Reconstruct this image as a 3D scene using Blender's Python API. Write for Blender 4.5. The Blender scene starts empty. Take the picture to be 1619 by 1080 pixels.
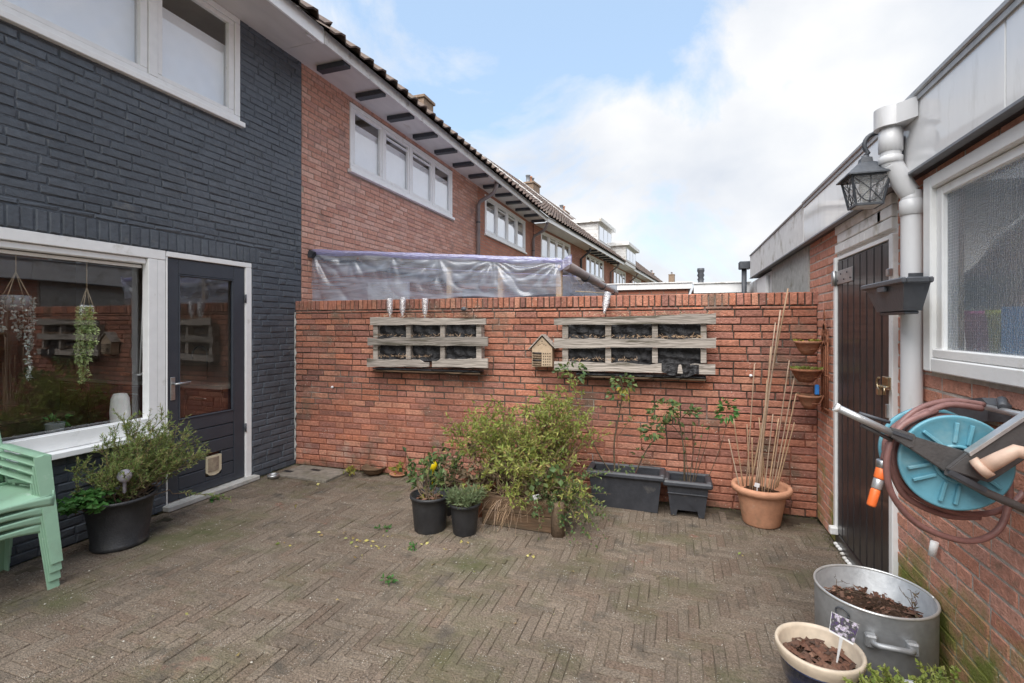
import bpy, bmesh, math, random
from mathutils import Vector, Matrix
R = math.radians
rng = random.Random(7)
scene = bpy.context.scene
COL = scene.collection

# ------------------------------------------------------------------ camera, sky, sun, exposure
F, CX, HZ, YAW, EYE = 769.0, 809.5, 515.0, math.atan2(262.5, 769.0), 1.5
cam_d = bpy.data.cameras.new('camera')
cam = bpy.data.objects.new('camera', cam_d); COL.objects.link(cam)
cam.location = (0, 0, EYE); cam.rotation_euler = (R(90), 0, YAW)
cam_d.sensor_width = 36; cam_d.lens = 36*F/1619; cam_d.shift_y = -25/1619
cam_d.clip_start = .05; cam_d.clip_end = 2000
scene.camera = cam

SUN_EL, SUN_AZ = R(58), R(184)          # azimuth measured clockwise from +Y
world = bpy.data.worlds.new('World'); scene.world = world; world.use_nodes = True
wn, wl = world.node_tree.nodes, world.node_tree.links
wn.clear()
SKY_STRENGTH = .12
w_out = wn.new('ShaderNodeOutputWorld'); w_bg = wn.new('ShaderNodeBackground'); w_bg.inputs[1].default_value = SKY_STRENGTH
w_sky = wn.new('ShaderNodeTexSky'); w_sky.sky_type = 'NISHITA'; w_sky.sun_disc = False
w_sky.sun_elevation = SUN_EL; w_sky.sun_rotation = SUN_AZ; w_sky.air_density = 1.0; w_sky.dust_density = .6; w_sky.ozone_density = 2.0
w_tc = wn.new('ShaderNodeTexCoord')
w_map = wn.new('ShaderNodeMapping'); w_map.inputs['Scale'].default_value = (1, 1, 1.5); w_map.inputs['Rotation'].default_value = (0, 0, R(-46)); w_map.inputs['Location'].default_value = (1.7, .1, .22)
w_n = wn.new('ShaderNodeTexNoise'); w_n.inputs['Scale'].default_value = 2.1; w_n.inputs['Detail'].default_value = 9; w_n.inputs['Roughness'].default_value = .60
w_n.inputs['Distortion'].default_value = .5
w_sep = wn.new('ShaderNodeSeparateXYZ')
w_m1 = wn.new('ShaderNodeMath'); w_m1.operation = 'MULTIPLY_ADD'; w_m1.inputs[1].default_value = -.42; w_m1.inputs[2].default_value = .245
w_add = wn.new('ShaderNodeMath'); w_add.operation = 'ADD'
w_r = wn.new('ShaderNodeValToRGB'); w_r.color_ramp.elements[0].position = .44; w_r.color_ramp.elements[1].position = .585
w_n2 = wn.new('ShaderNodeTexNoise'); w_n2.inputs['Scale'].default_value = 3.8; w_n2.inputs['Detail'].default_value = 6
w_cc = wn.new('ShaderNodeValToRGB')
k = 1/SKY_STRENGTH
w_cc.color_ramp.elements[0].position = .3; w_cc.color_ramp.elements[0].color = (.315, .338, .378, 1)
w_cc.color_ramp.elements[1].position = .62; w_cc.color_ramp.elements[1].color = (.43, .435, .443, 1)
w_sc = wn.new('ShaderNodeVectorMath'); w_sc.operation = 'SCALE'; w_sc.inputs['Scale'].default_value = k*1.0
w_blue = wn.new('ShaderNodeMix'); w_blue.data_type = 'RGBA'; w_blue.blend_type = 'MIX'; w_blue.inputs[0].default_value = .6
w_blue.inputs[7].default_value = (.27*k, .36*k, .46*k, 1)   # thin high veil over the blue
w_mix = wn.new('ShaderNodeMix'); w_mix.data_type = 'RGBA'
wl.new(w_tc.outputs['Generated'], w_map.inputs[0]); wl.new(w_map.outputs[0], w_n.inputs['Vector']); wl.new(w_map.outputs[0], w_n2.inputs['Vector'])
wl.new(w_tc.outputs['Generated'], w_sep.inputs[0]); wl.new(w_sep.outputs['Z'], w_m1.inputs[0])
wl.new(w_n.outputs['Fac'], w_add.inputs[0]); wl.new(w_m1.outputs[0], w_add.inputs[1]); wl.new(w_add.outputs[0], w_r.inputs[0])
wl.new(w_n2.outputs['Fac'], w_cc.inputs[0]); wl.new(w_cc.outputs[0], w_sc.inputs[0])
wl.new(w_sky.outputs[0], w_blue.inputs[6])
wl.new(w_r.outputs[0], w_mix.inputs[0]); wl.new(w_blue.outputs[2], w_mix.inputs[6]); wl.new(w_sc.outputs[0], w_mix.inputs[7])
wl.new(w_mix.outputs[2], w_bg.inputs[0]); wl.new(w_bg.outputs[0], w_out.inputs[0])

sun_d = bpy.data.lights.new('sun', 'SUN'); sun_d.energy = 2.6; sun_d.angle = R(66); sun_d.color = (1, .96, .9)
sun = bpy.data.objects.new('sun', sun_d); COL.objects.link(sun)
sun.rotation_euler = (R(90)-SUN_EL, 0, R(180)-SUN_AZ)
sun.location = (0, 0, 20)

vs = scene.view_settings
vs.view_transform = 'Standard'; vs.look = 'None'; vs.gamma = 1; vs.use_curve_mapping = False
vs.exposure = 1.22
scene.cycles.max_bounces = 10; scene.cycles.transparent_max_bounces = 16; scene.cycles.diffuse_bounces = 5
scene.cycles.sample_clamp_indirect = 4

# ------------------------------------------------------------------ photograph <-> place
FW = Vector((-math.sin(YAW), math.cos(YAW), 0)); RT = Vector((math.cos(YAW), math.sin(YAW), 0))
def ray(u, v):
    d = FW + RT*((u-CX)/F); return Vector((d.x, d.y, (HZ-v)/F))
EYEV = Vector((0, 0, EYE))
def onX(u, v, X): d = ray(u, v); return EYEV + d*(X/d.x)
def onY(u, v, Y): d = ray(u, v); return EYEV + d*(Y/d.y)
def onZ(u, v, z): d = ray(u, v); return EYEV + d*((z-EYE)/d.z)
def onD(u, v, D): return EYEV + ray(u, v)*D
def onP(u, v, p, n): d = ray(u, v); return EYEV + d*((Vector(p)-EYEV).dot(n)/d.dot(n))
def proj(p):
    q = Vector(p)-EYEV; D = q.dot(FW)
    if D < .05: return None
    return CX+F*q.dot(RT)/D, HZ-F*q.z/D, D

# ------------------------------------------------------------------ objects
MW = {}
def tag(o, label=None, cat=None, group=None, kind=None):
    if label: o['label'] = label
    if cat: o['category'] = cat
    if group: o['group'] = group
    if kind: o['kind'] = kind
    return o
def thing(name, label, cat, loc=(0, 0, 0), rz=0, group=None):
    o = bpy.data.objects.new(name, None); COL.objects.link(o)
    o.empty_display_size = .1
    o.location = loc; o.rotation_euler = (0, 0, rz)
    MW[o.name] = Matrix.Translation(loc) @ Matrix.Rotation(rz, 4, 'Z')
    return tag(o, label, cat, group)
def link(o, parent, world=True):
    COL.objects.link(o)
    if parent is not None:
        o.parent = parent
        if world and parent.name in MW: o.matrix_parent_inverse = MW[parent.name].inverted()
    return o

class MB:
    """collects shapes in one bmesh"""
    def __init__(s): s.bm = bmesh.new()
    def poly(s, pts, smooth=False):
        f = s.bm.faces.new([s.bm.verts.new(p) for p in pts]); f.smooth = smooth; return s
    def box(s, c, d, rot=None, bev=0, seg=1):
        c = Vector(c); M = rot.to_3x3() if rot else Matrix.Identity(3)
        vs_ = [s.bm.verts.new(c + M @ Vector((x*d[0]/2, y*d[1]/2, z*d[2]/2))) for x in (-1, 1) for y in (-1, 1) for z in (-1, 1)]
        fs = [s.bm.faces.new([vs_[i] for i in q]) for q in ((0, 1, 3, 2), (4, 6, 7, 5), (0, 4, 5, 1), (2, 3, 7, 6), (0, 2, 6, 4), (1, 5, 7, 3))]
        if bev:
            es = list({e for f in fs for e in f.edges})
            bmesh.ops.bevel(s.bm, geom=es, offset=bev, segments=seg, affect='EDGES', profile=.5)
        return s
    def span(s, a, b, bev=0):
        a, b = Vector(a), Vector(b)
        return s.box((a+b)/2, [abs(x) for x in (b-a)], bev=bev)
    def beam(s, a, b, w, h, bev=0, up=(0, 0, 1)):
        a, b = Vector(a), Vector(b); d = b-a; x = d.normalized(); y = Vector(up).cross(x).normalized(); z = x.cross(y)
        return s.box((a+b)/2, (d.length, w, h), Matrix((x, y, z)).transposed(), bev)
    def tube(s, pts, r, n=8, caps=True, smooth=True):
        pts = [Vector(p) for p in pts]
        rs = r if isinstance(r, (list, tuple)) else [r]*len(pts)
        rings = []; prev = None
        for i, p in enumerate(pts):
            t = (pts[min(i+1, len(pts)-1)]-pts[max(i-1, 0)])
            if t.length < 1e-9: t = Vector((0, 0, 1))
            t.normalize()
            if prev is None:
                a = Vector((0, 0, 1)) if abs(t.z) < .9 else Vector((1, 0, 0)); x = a.cross(t).normalized()
            else:
                x = (prev - t*prev.dot(t))
                x = x.normalized() if x.length > 1e-6 else t.orthogonal().normalized()
            prev = x; y = t.cross(x)
            rings.append([s.bm.verts.new(p + (x*math.cos(2*math.pi*j/n)+y*math.sin(2*math.pi*j/n))*rs[i]) for j in range(n)])
        for a, b in zip(rings, rings[1:]):
            for j in range(n):
                f = s.bm.faces.new((a[j], a[(j+1) % n], b[(j+1) % n], b[j])); f.smooth = smooth
        if caps:
            s.bm.faces.new(rings[0][::-1]); s.bm.faces.new(rings[-1])
        return s
    def lathe(s, c, prof, n=32, sx=1, sy=1, rot=0, M=None, smooth=True, jit=0, cap=True):
        c = Vector(c); rings = []
        for r, z in prof:
            ring = []
            for j in range(n):
                a = 2*math.pi*j/n+rot
                p = Vector((r*math.cos(a)*sx, r*math.sin(a)*sy, z + (rng.uniform(-jit, jit) if jit else 0)))
                ring.append(s.bm.verts.new(c + (M @ p if M else p)))
            rings.append(ring)
        for a, b in zip(rings, rings[1:]):
            for j in range(n):
                f = s.bm.faces.new((a[j], a[(j+1) % n], b[(j+1) % n], b[j])); f.smooth = smooth
        if cap and prof[0][0] > 1e-6: s.bm.faces.new(rings[0][::-1])
        if cap and prof[-1][0] > 1e-6: s.bm.faces.new(rings[-1])
        return s
    def prism(s, pts, off):
        """closed outline pts pushed along off"""
        off = Vector(off); a = [s.bm.verts.new(p) for p in pts]; b = [s.bm.verts.new(Vector(p)+off) for p in pts]
        s.bm.faces.new(a); s.bm.faces.new(b[::-1]); n = len(a)
        for i in range(n): s.bm.faces.new((a[i], b[i], b[(i+1) % n], a[(i+1) % n]))
        return s
    def grid(s, fn, nu, nv, smooth=True):
        vv = [[s.bm.verts.new(fn(i/nu, j/nv)) for j in range(nv+1)] for i in range(nu+1)]
        for i in range(nu):
            for j in range(nv):
                f = s.bm.faces.new((vv[i][j], vv[i+1][j], vv[i+1][j+1], vv[i][j+1])); f.smooth = smooth
        return s
    def mesh(s, name):
        bmesh.ops.recalc_face_normals(s.bm, faces=s.bm.faces[:])
        me = bpy.data.meshes.new(name); s.bm.to_mesh(me); s.bm.free(); return me
    def build(s, name, m, parent=None, world=True, label=None, cat=None, group=None, kind=None):
        me = s.mesh(name); me.materials.append(m)
        o = bpy.data.objects.new(name, me); link(o, parent, world)
        return tag(o, label, cat, group, kind)
def raw(name, verts, faces, m, parent=None, world=True, smooth=False, **kw):
    me = bpy.data.meshes.new(name); me.from_pydata(verts, [], faces); me.materials.append(m)
    if smooth: me.polygons.foreach_set('use_smooth', [True]*len(faces))
    o = bpy.data.objects.new(name, me); link(o, parent, world)
    return tag(o, **kw)

# ------------------------------------------------------------------ materials
def nmat(name):
    m = bpy.data.materials.new(name); m.use_nodes = True
    nt = m.node_tree; return m, nt.nodes, nt.links, nt.nodes['Principled BSDF']
def rgba(c): return (c[0], c[1], c[2], 1)
def ramp_set(node, cols):
    e = node.color_ramp.elements
    while len(e) > 1: e.remove(e[-1])
    n = len(cols)
    for i, c in enumerate(cols):
        pos, cc = (c if isinstance(c[1], (tuple, list)) else ((i/(n-1) if n > 1 else 0), c))
        if i == 0: e[0].position = pos; e[0].color = rgba(cc)
        else: x = e.new(pos); x.color = rgba(cc)
def pm(name, cols, rough=.7, scale=12, mottle=.25, bump=0, bscale=60, rnd=False, metal=0, spec=.5, stains=(), speck=None, stretch=(1, 1, 1), rvar=.1, coat=0, local=False, bdist=.02, blotch=0):
    """cols: one colour, or several picked per piece (rnd) or by noise; stains: (colour, noise scale, threshold, softness, z0, z1)"""
    m, N, L, B = nmat(name)
    if not isinstance(cols[0], (tuple, list)): cols = [cols]
    if local: src = N.new('ShaderNodeTexCoord').outputs['Object']
    else: src = N.new('ShaderNodeNewGeometry').outputs['Position']
    mp = N.new('ShaderNodeMapping'); mp.inputs['Scale'].default_value = stretch; L.new(src, mp.inputs[0]); pos = mp.outputs[0]
    nz = N.new('ShaderNodeTexNoise'); nz.inputs['Scale'].default_value = scale; nz.inputs['Detail'].default_value = 6; nz.inputs['Roughness'].default_value = .6
    L.new(pos, nz.inputs['Vector'])
    cr = N.new('ShaderNodeValToRGB'); ramp_set(cr, list(cols))
    if rnd:
        g = N.new('ShaderNodeNewGeometry'); oi = N.new('ShaderNodeObjectInfo')
        a = N.new('ShaderNodeMath'); a.operation = 'ADD'; L.new(g.outputs['Random Per Island'], a.inputs[0]); L.new(oi.outputs['Random'], a.inputs[1])
        f = N.new('ShaderNodeMath'); f.operation = 'FRACT'; L.new(a.outputs[0], f.inputs[0]); L.new(f.outputs[0], cr.inputs[0])
    else:
        mr = N.new('ShaderNodeMapRange'); mr.inputs[1].default_value = .3; mr.inputs[2].default_value = .7
        L.new(nz.outputs['Fac'], mr.inputs[0]); L.new(mr.outputs[0], cr.inputs[0])
    col = cr.outputs[0]
    if mottle:
        mr2 = N.new('ShaderNodeMapRange'); mr2.inputs[1].default_value = .25; mr2.inputs[2].default_value = .75
        mr2.inputs[3].default_value = 1-mottle; mr2.inputs[4].default_value = 1+mottle
        n3 = N.new('ShaderNodeTexNoise'); n3.inputs['Scale'].default_value = scale*3.1; n3.inputs['Detail'].default_value = 5; L.new(pos, n3.inputs['Vector'])
        L.new(n3.outputs['Fac'], mr2.inputs[0])
        vm = N.new('ShaderNodeVectorMath'); vm.operation = 'SCALE'; L.new(col, vm.inputs[0]); L.new(mr2.outputs[0], vm.inputs['Scale']); col = vm.outputs[0]
    if blotch:
        n6 = N.new('ShaderNodeTexNoise'); n6.inputs['Scale'].default_value = 1.1; n6.inputs['Detail'].default_value = 5; n6.inputs['Roughness'].default_value = .6; L.new(pos, n6.inputs['Vector'])
        m6 = N.new('ShaderNodeMapRange'); m6.inputs[1].default_value = .32; m6.inputs[2].default_value = .68; m6.inputs[3].default_value = 1-blotch; m6.inputs[4].default_value = 1+blotch; L.new(n6.outputs['Fac'], m6.inputs[0])
        v6 = N.new('ShaderNodeVectorMath'); v6.operation = 'SCALE'; L.new(col, v6.inputs[0]); L.new(m6.outputs[0], v6.inputs['Scale']); col = v6.outputs[0]
    for st in stains:
        sc_, ss, th, so = st[0], st[1], st[2], st[3]
        n4 = N.new('ShaderNodeTexNoise'); n4.inputs['Scale'].default_value = ss; n4.inputs['Detail'].default_value = 7; n4.inputs['Roughness'].default_value = .65
        L.new(pos, n4.inputs['Vector']); fac = n4.outputs['Fac']
        if len(st) > 4:
            sp = N.new('ShaderNodeSeparateXYZ'); L.new(src, sp.inputs[0])
            mz = N.new('ShaderNodeMapRange'); mz.inputs[1].default_value = st[4]; mz.inputs[2].default_value = st[5]; mz.inputs[3].default_value = 0; mz.inputs[4].default_value = -.35
            L.new(sp.outputs['Z'], mz.inputs[0])
            ad = N.new('ShaderNodeMath'); L.new(fac, ad.inputs[0]); L.new(mz.outputs[0], ad.inputs[1]); fac = ad.outputs[0]
        ms = N.new('ShaderNodeMapRange'); ms.inputs[1].default_value = th; ms.inputs[2].default_value = th+so
        L.new(fac, ms.inputs[0])
        mx = N.new('ShaderNodeMix'); mx.data_type = 'RGBA'; L.new(ms.outputs[0], mx.inputs[0]); L.new(col, mx.inputs[6]); mx.inputs[7].default_value = rgba(sc_); col = mx.outputs[2]
    if speck:
        vo = N.new('ShaderNodeTexVoronoi'); vo.inputs['Scale'].default_value = speck[1]; L.new(pos, vo.inputs['Vector'])
        ms = N.new('ShaderNodeMapRange'); ms.inputs[1].default_value = speck[2]; ms.inputs[2].default_value = speck[2]*.5; L.new(vo.outputs['Distance'], ms.inputs[0])
        n5 = N.new('ShaderNodeTexNoise'); n5.inputs['Scale'].default_value = speck[1]*.12; L.new(pos, n5.inputs['Vector'])
        m5 = N.new('ShaderNodeMapRange'); m5.inputs[1].default_value = .48; m5.inputs[2].default_value = .62; L.new(n5.outputs['Fac'], m5.inputs[0])
        mu = N.new('ShaderNodeMath'); mu.operation = 'MULTIPLY'; L.new(ms.outputs[0], mu.inputs[0]); L.new(m5.outputs[0], mu.inputs[1])
        mx = N.new('ShaderNodeMix'); mx.data_type = 'RGBA'; L.new(mu.outputs[0], mx.inputs[0]); L.new(col, mx.inputs[6]); mx.inputs[7].default_value = rgba(speck[0]); col = mx.outputs[2]
    if coat: B.inputs['Coat Roughness'].default_value = .06
    L.new(col, B.inputs['Base Color'])
    rr = N.new('ShaderNodeMapRange'); rr.inputs[3].default_value = max(0, rough-rvar); rr.inputs[4].default_value = min(1, rough+rvar)
    L.new(nz.outputs['Fac'], rr.inputs[0]); L.new(rr.outputs[0], B.inputs['Roughness'])
    B.inputs['Metallic'].default_value = metal; B.inputs['Specular IOR Level'].default_value = spec; B.inputs['Coat Weight'].default_value = coat
    if bump:
        nb = N.new('ShaderNodeTexNoise'); nb.inputs['Scale'].default_value = bscale; nb.inputs['Detail'].default_value = 5; L.new(pos, nb.inputs['Vector'])
        bp = N.new('ShaderNodeBump'); bp.inputs['Strength'].default_value = bump; bp.inputs['Distance'].default_value = bdist; L.new(nb.outputs['Fac'], bp.inputs['Height'])
        L.new(bp.outputs[0], B.inputs['Normal'])
    return m
def schlick(N, L, mult):
    g = N.new('ShaderNodeNewGeometry'); d = N.new('ShaderNodeVectorMath'); d.operation = 'DOT_PRODUCT'; L.new(g.outputs['Incoming'], d.inputs[0]); L.new(g.outputs['Normal'], d.inputs[1])
    def mth(op, a, b=None, clamp=False):
        n = N.new('ShaderNodeMath'); n.operation = op; n.use_clamp = clamp
        for i, x in enumerate((a, b)):
            if x is None: continue
            if isinstance(x, (int, float)): n.inputs[i].default_value = x
            else: L.new(x, n.inputs[i])
        return n.outputs[0]
    c = mth('SUBTRACT', 1, mth('ABSOLUTE', d.outputs['Value'])); p = mth('POWER', c, 5)
    return mth('MULTIPLY', mth('ADD', mth('MULTIPLY', p, .96), .04), mult, True)
def glass_mat(name, tint=(1, 1, 1), refl=1.5, rough=.0):
    m, N, L, B = nmat(name); N.remove(B); out = N['Material Output']
    tr = N.new('ShaderNodeBsdfTransparent'); tr.inputs[0].default_value = rgba(tint)
    gl = N.new('ShaderNodeBsdfGlossy'); gl.inputs['Roughness'].default_value = rough; gl.inputs[0].default_value = (.95, .97, 1, 1)
    mx = N.new('ShaderNodeMixShader'); L.new(schlick(N, L, refl), mx.inputs[0]); L.new(tr.outputs[0], mx.inputs[1]); L.new(gl.outputs[0], mx.inputs[2]); L.new(mx.outputs[0], out.inputs[0])
    nz = N.new('ShaderNodeTexNoise'); nz.inputs['Scale'].default_value = 1.6; bp = N.new('ShaderNodeBump'); bp.inputs['Strength'].default_value = .03; bp.inputs['Distance'].default_value = .05
    L.new(nz.outputs['Fac'], bp.inputs['Height']); L.new(bp.outputs[0], gl.inputs['Normal'])
    return m
def film_mat(name, col=(.75, .8, .9), opac=.35, gloss=.22, rough=.18, bscale=9, bstr=.5):
    """thin creased plastic film"""
    m, N, L, B = nmat(name); N.remove(B); out = N['Material Output']
    tr = N.new('ShaderNodeBsdfTransparent'); tl = N.new('ShaderNodeBsdfTranslucent'); df = N.new('ShaderNodeBsdfDiffuse'); gl = N.new('ShaderNodeBsdfGlossy')
    for x in (tl, df): x.inputs[0].default_value = rgba(col)
    gl.inputs['Roughness'].default_value = rough
    pos = N.new('ShaderNodeNewGeometry').outputs['Position']
    mp = N.new('ShaderNodeMapping'); mp.inputs['Scale'].default_value = (.6, 1, 4.5); mp.inputs['Rotation'].default_value = (0, R(24), 0); L.new(pos, mp.inputs[0])
    nz = N.new('ShaderNodeTexNoise'); nz.inputs['Scale'].default_value = bscale; nz.inputs['Detail'].default_value = 6; nz.inputs['Distortion'].default_value = 1.2; L.new(mp.outputs[0], nz.inputs['Vector'])
    bp = N.new('ShaderNodeBump'); bp.inputs['Strength'].default_value = bstr; bp.inputs['Distance'].default_value = .05; L.new(nz.outputs['Fac'], bp.inputs['Height'])
    for x in (tl, df, gl): L.new(bp.outputs[0], x.inputs['Normal'])
    a = N.new('ShaderNodeMixShader'); a.inputs[0].default_value = .5; L.new(df.outputs[0], a.inputs[1]); L.new(tl.outputs[0], a.inputs[2])
    op = N.new('ShaderNodeMapRange'); op.inputs[1].default_value = .35; op.inputs[2].default_value = .7; op.inputs[3].default_value = opac*.5; op.inputs[4].default_value = min(1, opac*1.6); L.new(nz.outputs['Fac'], op.inputs[0])
    b = N.new('ShaderNodeMixShader'); L.new(op.outputs[0], b.inputs[0]); L.new(tr.outputs[0], b.inputs[1]); L.new(a.outputs[0], b.inputs[2])
    c = N.new('ShaderNodeMixShader'); c.inputs[0].default_value = gloss; L.new(b.outputs[0], c.inputs[1]); L.new(gl.outputs[0], c.inputs[2]); L.new(c.outputs[0], out.inputs[0])
    return m
def leaf_mat(name, cols, rough=.55, trans=.25):
    m, N, L, B = nmat(name); out = N['Material Output']
    g = N.new('ShaderNodeNewGeometry'); oi = N.new('ShaderNodeObjectInfo')
    a = N.new('ShaderNodeMath'); L.new(g.outputs['Random Per Island'], a.inputs[0]); L.new(oi.outputs['Random'], a.inputs[1])
    f = N.new('ShaderNodeMath'); f.operation = 'FRACT'; L.new(a.outputs[0], f.inputs[0])
    cr = N.new('ShaderNodeValToRGB'); ramp_set(cr, cols); L.new(f.outputs[0], cr.inputs[0])
    L.new(cr.outputs[0], B.inputs['Base Color']); B.inputs['Roughness'].default_value = rough; B.inputs['Specular IOR Level'].default_value = .35
    t = N.new('ShaderNodeBsdfTranslucent'); L.new(cr.outputs[0], t.inputs[0])
    mx = N.new('ShaderNodeMixShader'); mx.inputs[0].default_value = trans; L.new(B.outputs[0], mx.inputs[1]); L.new(t.outputs[0], mx.inputs[2]); L.new(mx.outputs[0], out.inputs[0])
    return m
def bricktex_mat(name, c1, c2, mortar, bw=.21, bh=.0625, bump=.6):
    """far brickwork, too small to pick apart: runs along whichever of x / y the wall follows"""
    m, N, L, B = nmat(name)
    pos = N.new('ShaderNodeNewGeometry').outputs['Position']; sp = N.new('ShaderNodeSeparateXYZ'); L.new(pos, sp.inputs[0])
    ad = N.new('ShaderNodeMath'); L.new(sp.outputs['X'], ad.inputs[0]); L.new(sp.outputs['Y'], ad.inputs[1])
    cb = N.new('ShaderNodeCombineXYZ'); L.new(ad.outputs[0], cb.inputs[0]); L.new(sp.outputs['Z'], cb.inputs[1])
    bt = N.new('ShaderNodeTexBrick'); bt.inputs['Scale'].default_value = 1; bt.inputs['Brick Width'].default_value = bw; bt.inputs['Row Height'].default_value = bh
    bt.inputs['Mortar Size'].default_value = .006; bt.inputs['Color1'].default_value = rgba(c1); bt.inputs['Color2'].default_value = rgba(c2); bt.inputs['Mortar'].default_value = rgba(mortar)
    L.new(cb.outputs[0], bt.inputs['Vector'])
    nz = N.new('ShaderNodeTexNoise'); nz.inputs['Scale'].default_value = 1.4; nz.inputs['Detail'].default_value = 6; L.new(pos, nz.inputs['Vector'])
    mr = N.new('ShaderNodeMapRange'); mr.inputs[3].default_value = .65; mr.inputs[4].default_value = 1.3; L.new(nz.outputs['Fac'], mr.inputs[0])
    vm = N.new('ShaderNodeVectorMath'); vm.operation = 'SCALE'; L.new(bt.outputs[0], vm.inputs[0]); L.new(mr.outputs[0], vm.inputs['Scale']); L.new(vm.outputs[0], B.inputs['Base Color'])
    B.inputs['Roughness'].default_value = .85
    bp = N.new('ShaderNodeBump'); bp.inputs['Strength'].default_value = bump; bp.inputs['Distance'].default_value = .01; bp.invert = True; L.new(bt.outputs['Fac'], bp.inputs['Height']); L.new(bp.outputs[0], B.inputs['Normal'])
    return m

M = {}
M['garden_brick'] = pm('garden_brick', [(.41, .172, .112), (.46, .20, .132), (.36, .148, .10), (.50, .24, .16), (.41, .19, .138), (.25, .12, .095), (.46, .18, .108), (.37, .17, .128), (.31, .135, .10)], .85, 14, .30, .5, 90, rnd=True, spec=.25,
    stains=[((.17, .125, .09), 2.4, .54, .16), ((.12, .11, .075), 3.5, .42, .2, .0, .4), ((.47, .33, .26), 3.1, .58, .14, .25, 1.5)], speck=((.6, .5, .42), 40, .2), blotch=.3)
M['garden_mortar'] = pm('garden_mortar', [(.06, .05, .042), (.12, .098, .08), (.36, .31, .27)], .95, 2.4, .3, .5, 60, spec=.1, stains=[((.30, .125, .085), 1.7, .34, .12, .5, 1.15), ((.40, .36, .33), 3.3, .63, .06, .6, 1.2)])
M['dark_brick'] = pm('dark_painted_brick', [(.082, .095, .113), (.094, .108, .127), (.075, .087, .104)], .45, 6, .16, .35, 45, rnd=True, spec=.45, stains=[((.15, .155, .155), 7, .60, .16), ((.055, .062, .07), 2.2, .56, .15)], bdist=.012, blotch=.14)
M['dark_joint'] = pm('dark_painted_joint', [(.062, .073, .088), (.078, .09, .108)], .6, 9, .2, .4, 50, spec=.4)
M['pink_brick'] = pm('pink_brick', [(.54, .285, .21), (.60, .34, .26), (.49, .25, .185), (.63, .39, .31), (.46, .25, .20)], .88, 10, .2, .4, 90, rnd=True, spec=.2, stains=[((.20, .14, .12), 1.6, .60, .15)])
M['pink_joint'] = pm('brown_joint', [(.26, .19, .155), (.36, .28, .23)], .95, 5, .25, .3, 70, spec=.1)
M['shed_brick'] = pm('shed_brick', [(.55, .255, .175), (.60, .29, .205), (.51, .23, .155), (.57, .29, .22), (.63, .33, .245)], .85, 12, .22, .5, 110, rnd=True, spec=.25,
    stains=[((.20, .22, .05), 2.6, .39, .16, .3, .8), ((.24, .17, .12), 4, .60, .12)], speck=((.62, .52, .46), 50, .14))
M['shed_mortar'] = pm('shed_mortar', [(.48, .42, .37), (.58, .52, .46)], .95, 8, .2, .5, 90, spec=.1, stains=[((.20, .22, .05), 2.6, .39, .16, .3, .8)])
M['far_brick'] = bricktex_mat('far_brick', (.50, .21, .13), (.40, .15, .095), (.30, .22, .18))
M['far_brick_b'] = bricktex_mat('far_brick_pale', (.52, .25, .18), (.42, .18, .13), (.24, .17, .14))
M['paver'] = pm('paver', [(.218, .172, .130), (.236, .188, .144), (.20, .158, .122), (.232, .178, .134), (.252, .204, .158), (.218, .160, .120), (.188, .152, .118)], .9, 34, .5, 1, 150, rnd=True, spec=.2,
    stains=[((.125, .125, .062), 1.3, .50, .18), ((.13, .11, .088), 4, .56, .12), ((.27, .15, .11), 2.1, .64, .06)], speck=((.6, .56, .5), 85, .24), blotch=.2)
M['paver_joint'] = pm('paver_joint', [(.15, .12, .088), (.085, .068, .05), (.175, .142, .104), (.09, .09, .048)], .95, 2.2, .45, .6, 150, spec=.1)
M['soil_ground'] = pm('soil_ground', [(.12, .10, .07), (.09, .10, .05)], .95, 2, .3, .5, 30)
M['white'] = pm('white_paint', [(.85, .85, .84), (.88, .88, .87)], .35, 5, .04, .05, 30, spec=.5, rvar=.05, stains=[((.68, .67, .63), 6, .60, .12)])
M['white_old'] = pm('white_paint_weathered', [(.76, .75, .73), (.82, .81, .79)], .55, 4, .08, .15, 40, stains=[((.45, .42, .36), 5, .54, .14)])
M['soffit'] = pm('soffit_board', [(.60, .57, .54), (.68, .65, .62)], .6, 3, .06, .1, 40, stretch=(1, .3, 1), stains=[((.45, .36, .28), 3, .66, .15)])
M['fascia_old'] = pm('weathered_fascia', [(.62, .60, .57), (.72, .70, .67)], .6, 6, .12, .2, 60, stains=[((.3, .28, .26), 8, .60, .12)])
M['panel'] = pm('glossy_white_panel', [(.80, .80, .81), (.84, .84, .84)], .045, 2.5, .03, .01, 6, spec=.7, rvar=.02, stains=[((.60, .59, .57), 3, .56, .2)], stretch=(1, 2.2, .5))
M['beam_dark'] = pm('dark_beam', [(.035, .04, .05), (.05, .055, .065)], .5, 12, .2, .2, 60)
M['roof_tile'] = pm('roof_tile', [(.115, .085, .07), (.15, .105, .085), (.10, .078, .068), (.17, .125, .10)], .85, 5, .3, .4, 60, rnd=True, stains=[((.16, .15, .11), 4, .58, .15)])
M['chimney_brick'] = pm('chimney_brick', [(.24, .17, .12), (.30, .21, .15)], .9, 5, .25, .5, 25)
M['lead'] = pm('lead', (.22, .23, .25), .5, 10, .15)
M['trim_grey'] = pm('grey_roof_trim', [(.36, .37, .38), (.46, .47, .48)], .45, 10, .15, metal=.3)
M['door_dark'] = pm('dark_door_paint', [(.045, .052, .066), (.05, .058, .072)], .32, 6, .08, .06, 60, spec=.5)
M['door_black'] = pm('black_gloss_boards', [(.022, .021, .023), (.034, .032, .035)], .34, 9, .3, .08, 50, spec=.3, stretch=(1, 1, .25), rvar=.06, coat=.22)
M['concrete'] = pm('concrete', [(.42, .41, .38), (.50, .49, .46)], .85, 8, .15, .3, 60, stains=[((.24, .22, .17), 6, .55, .2)])
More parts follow.
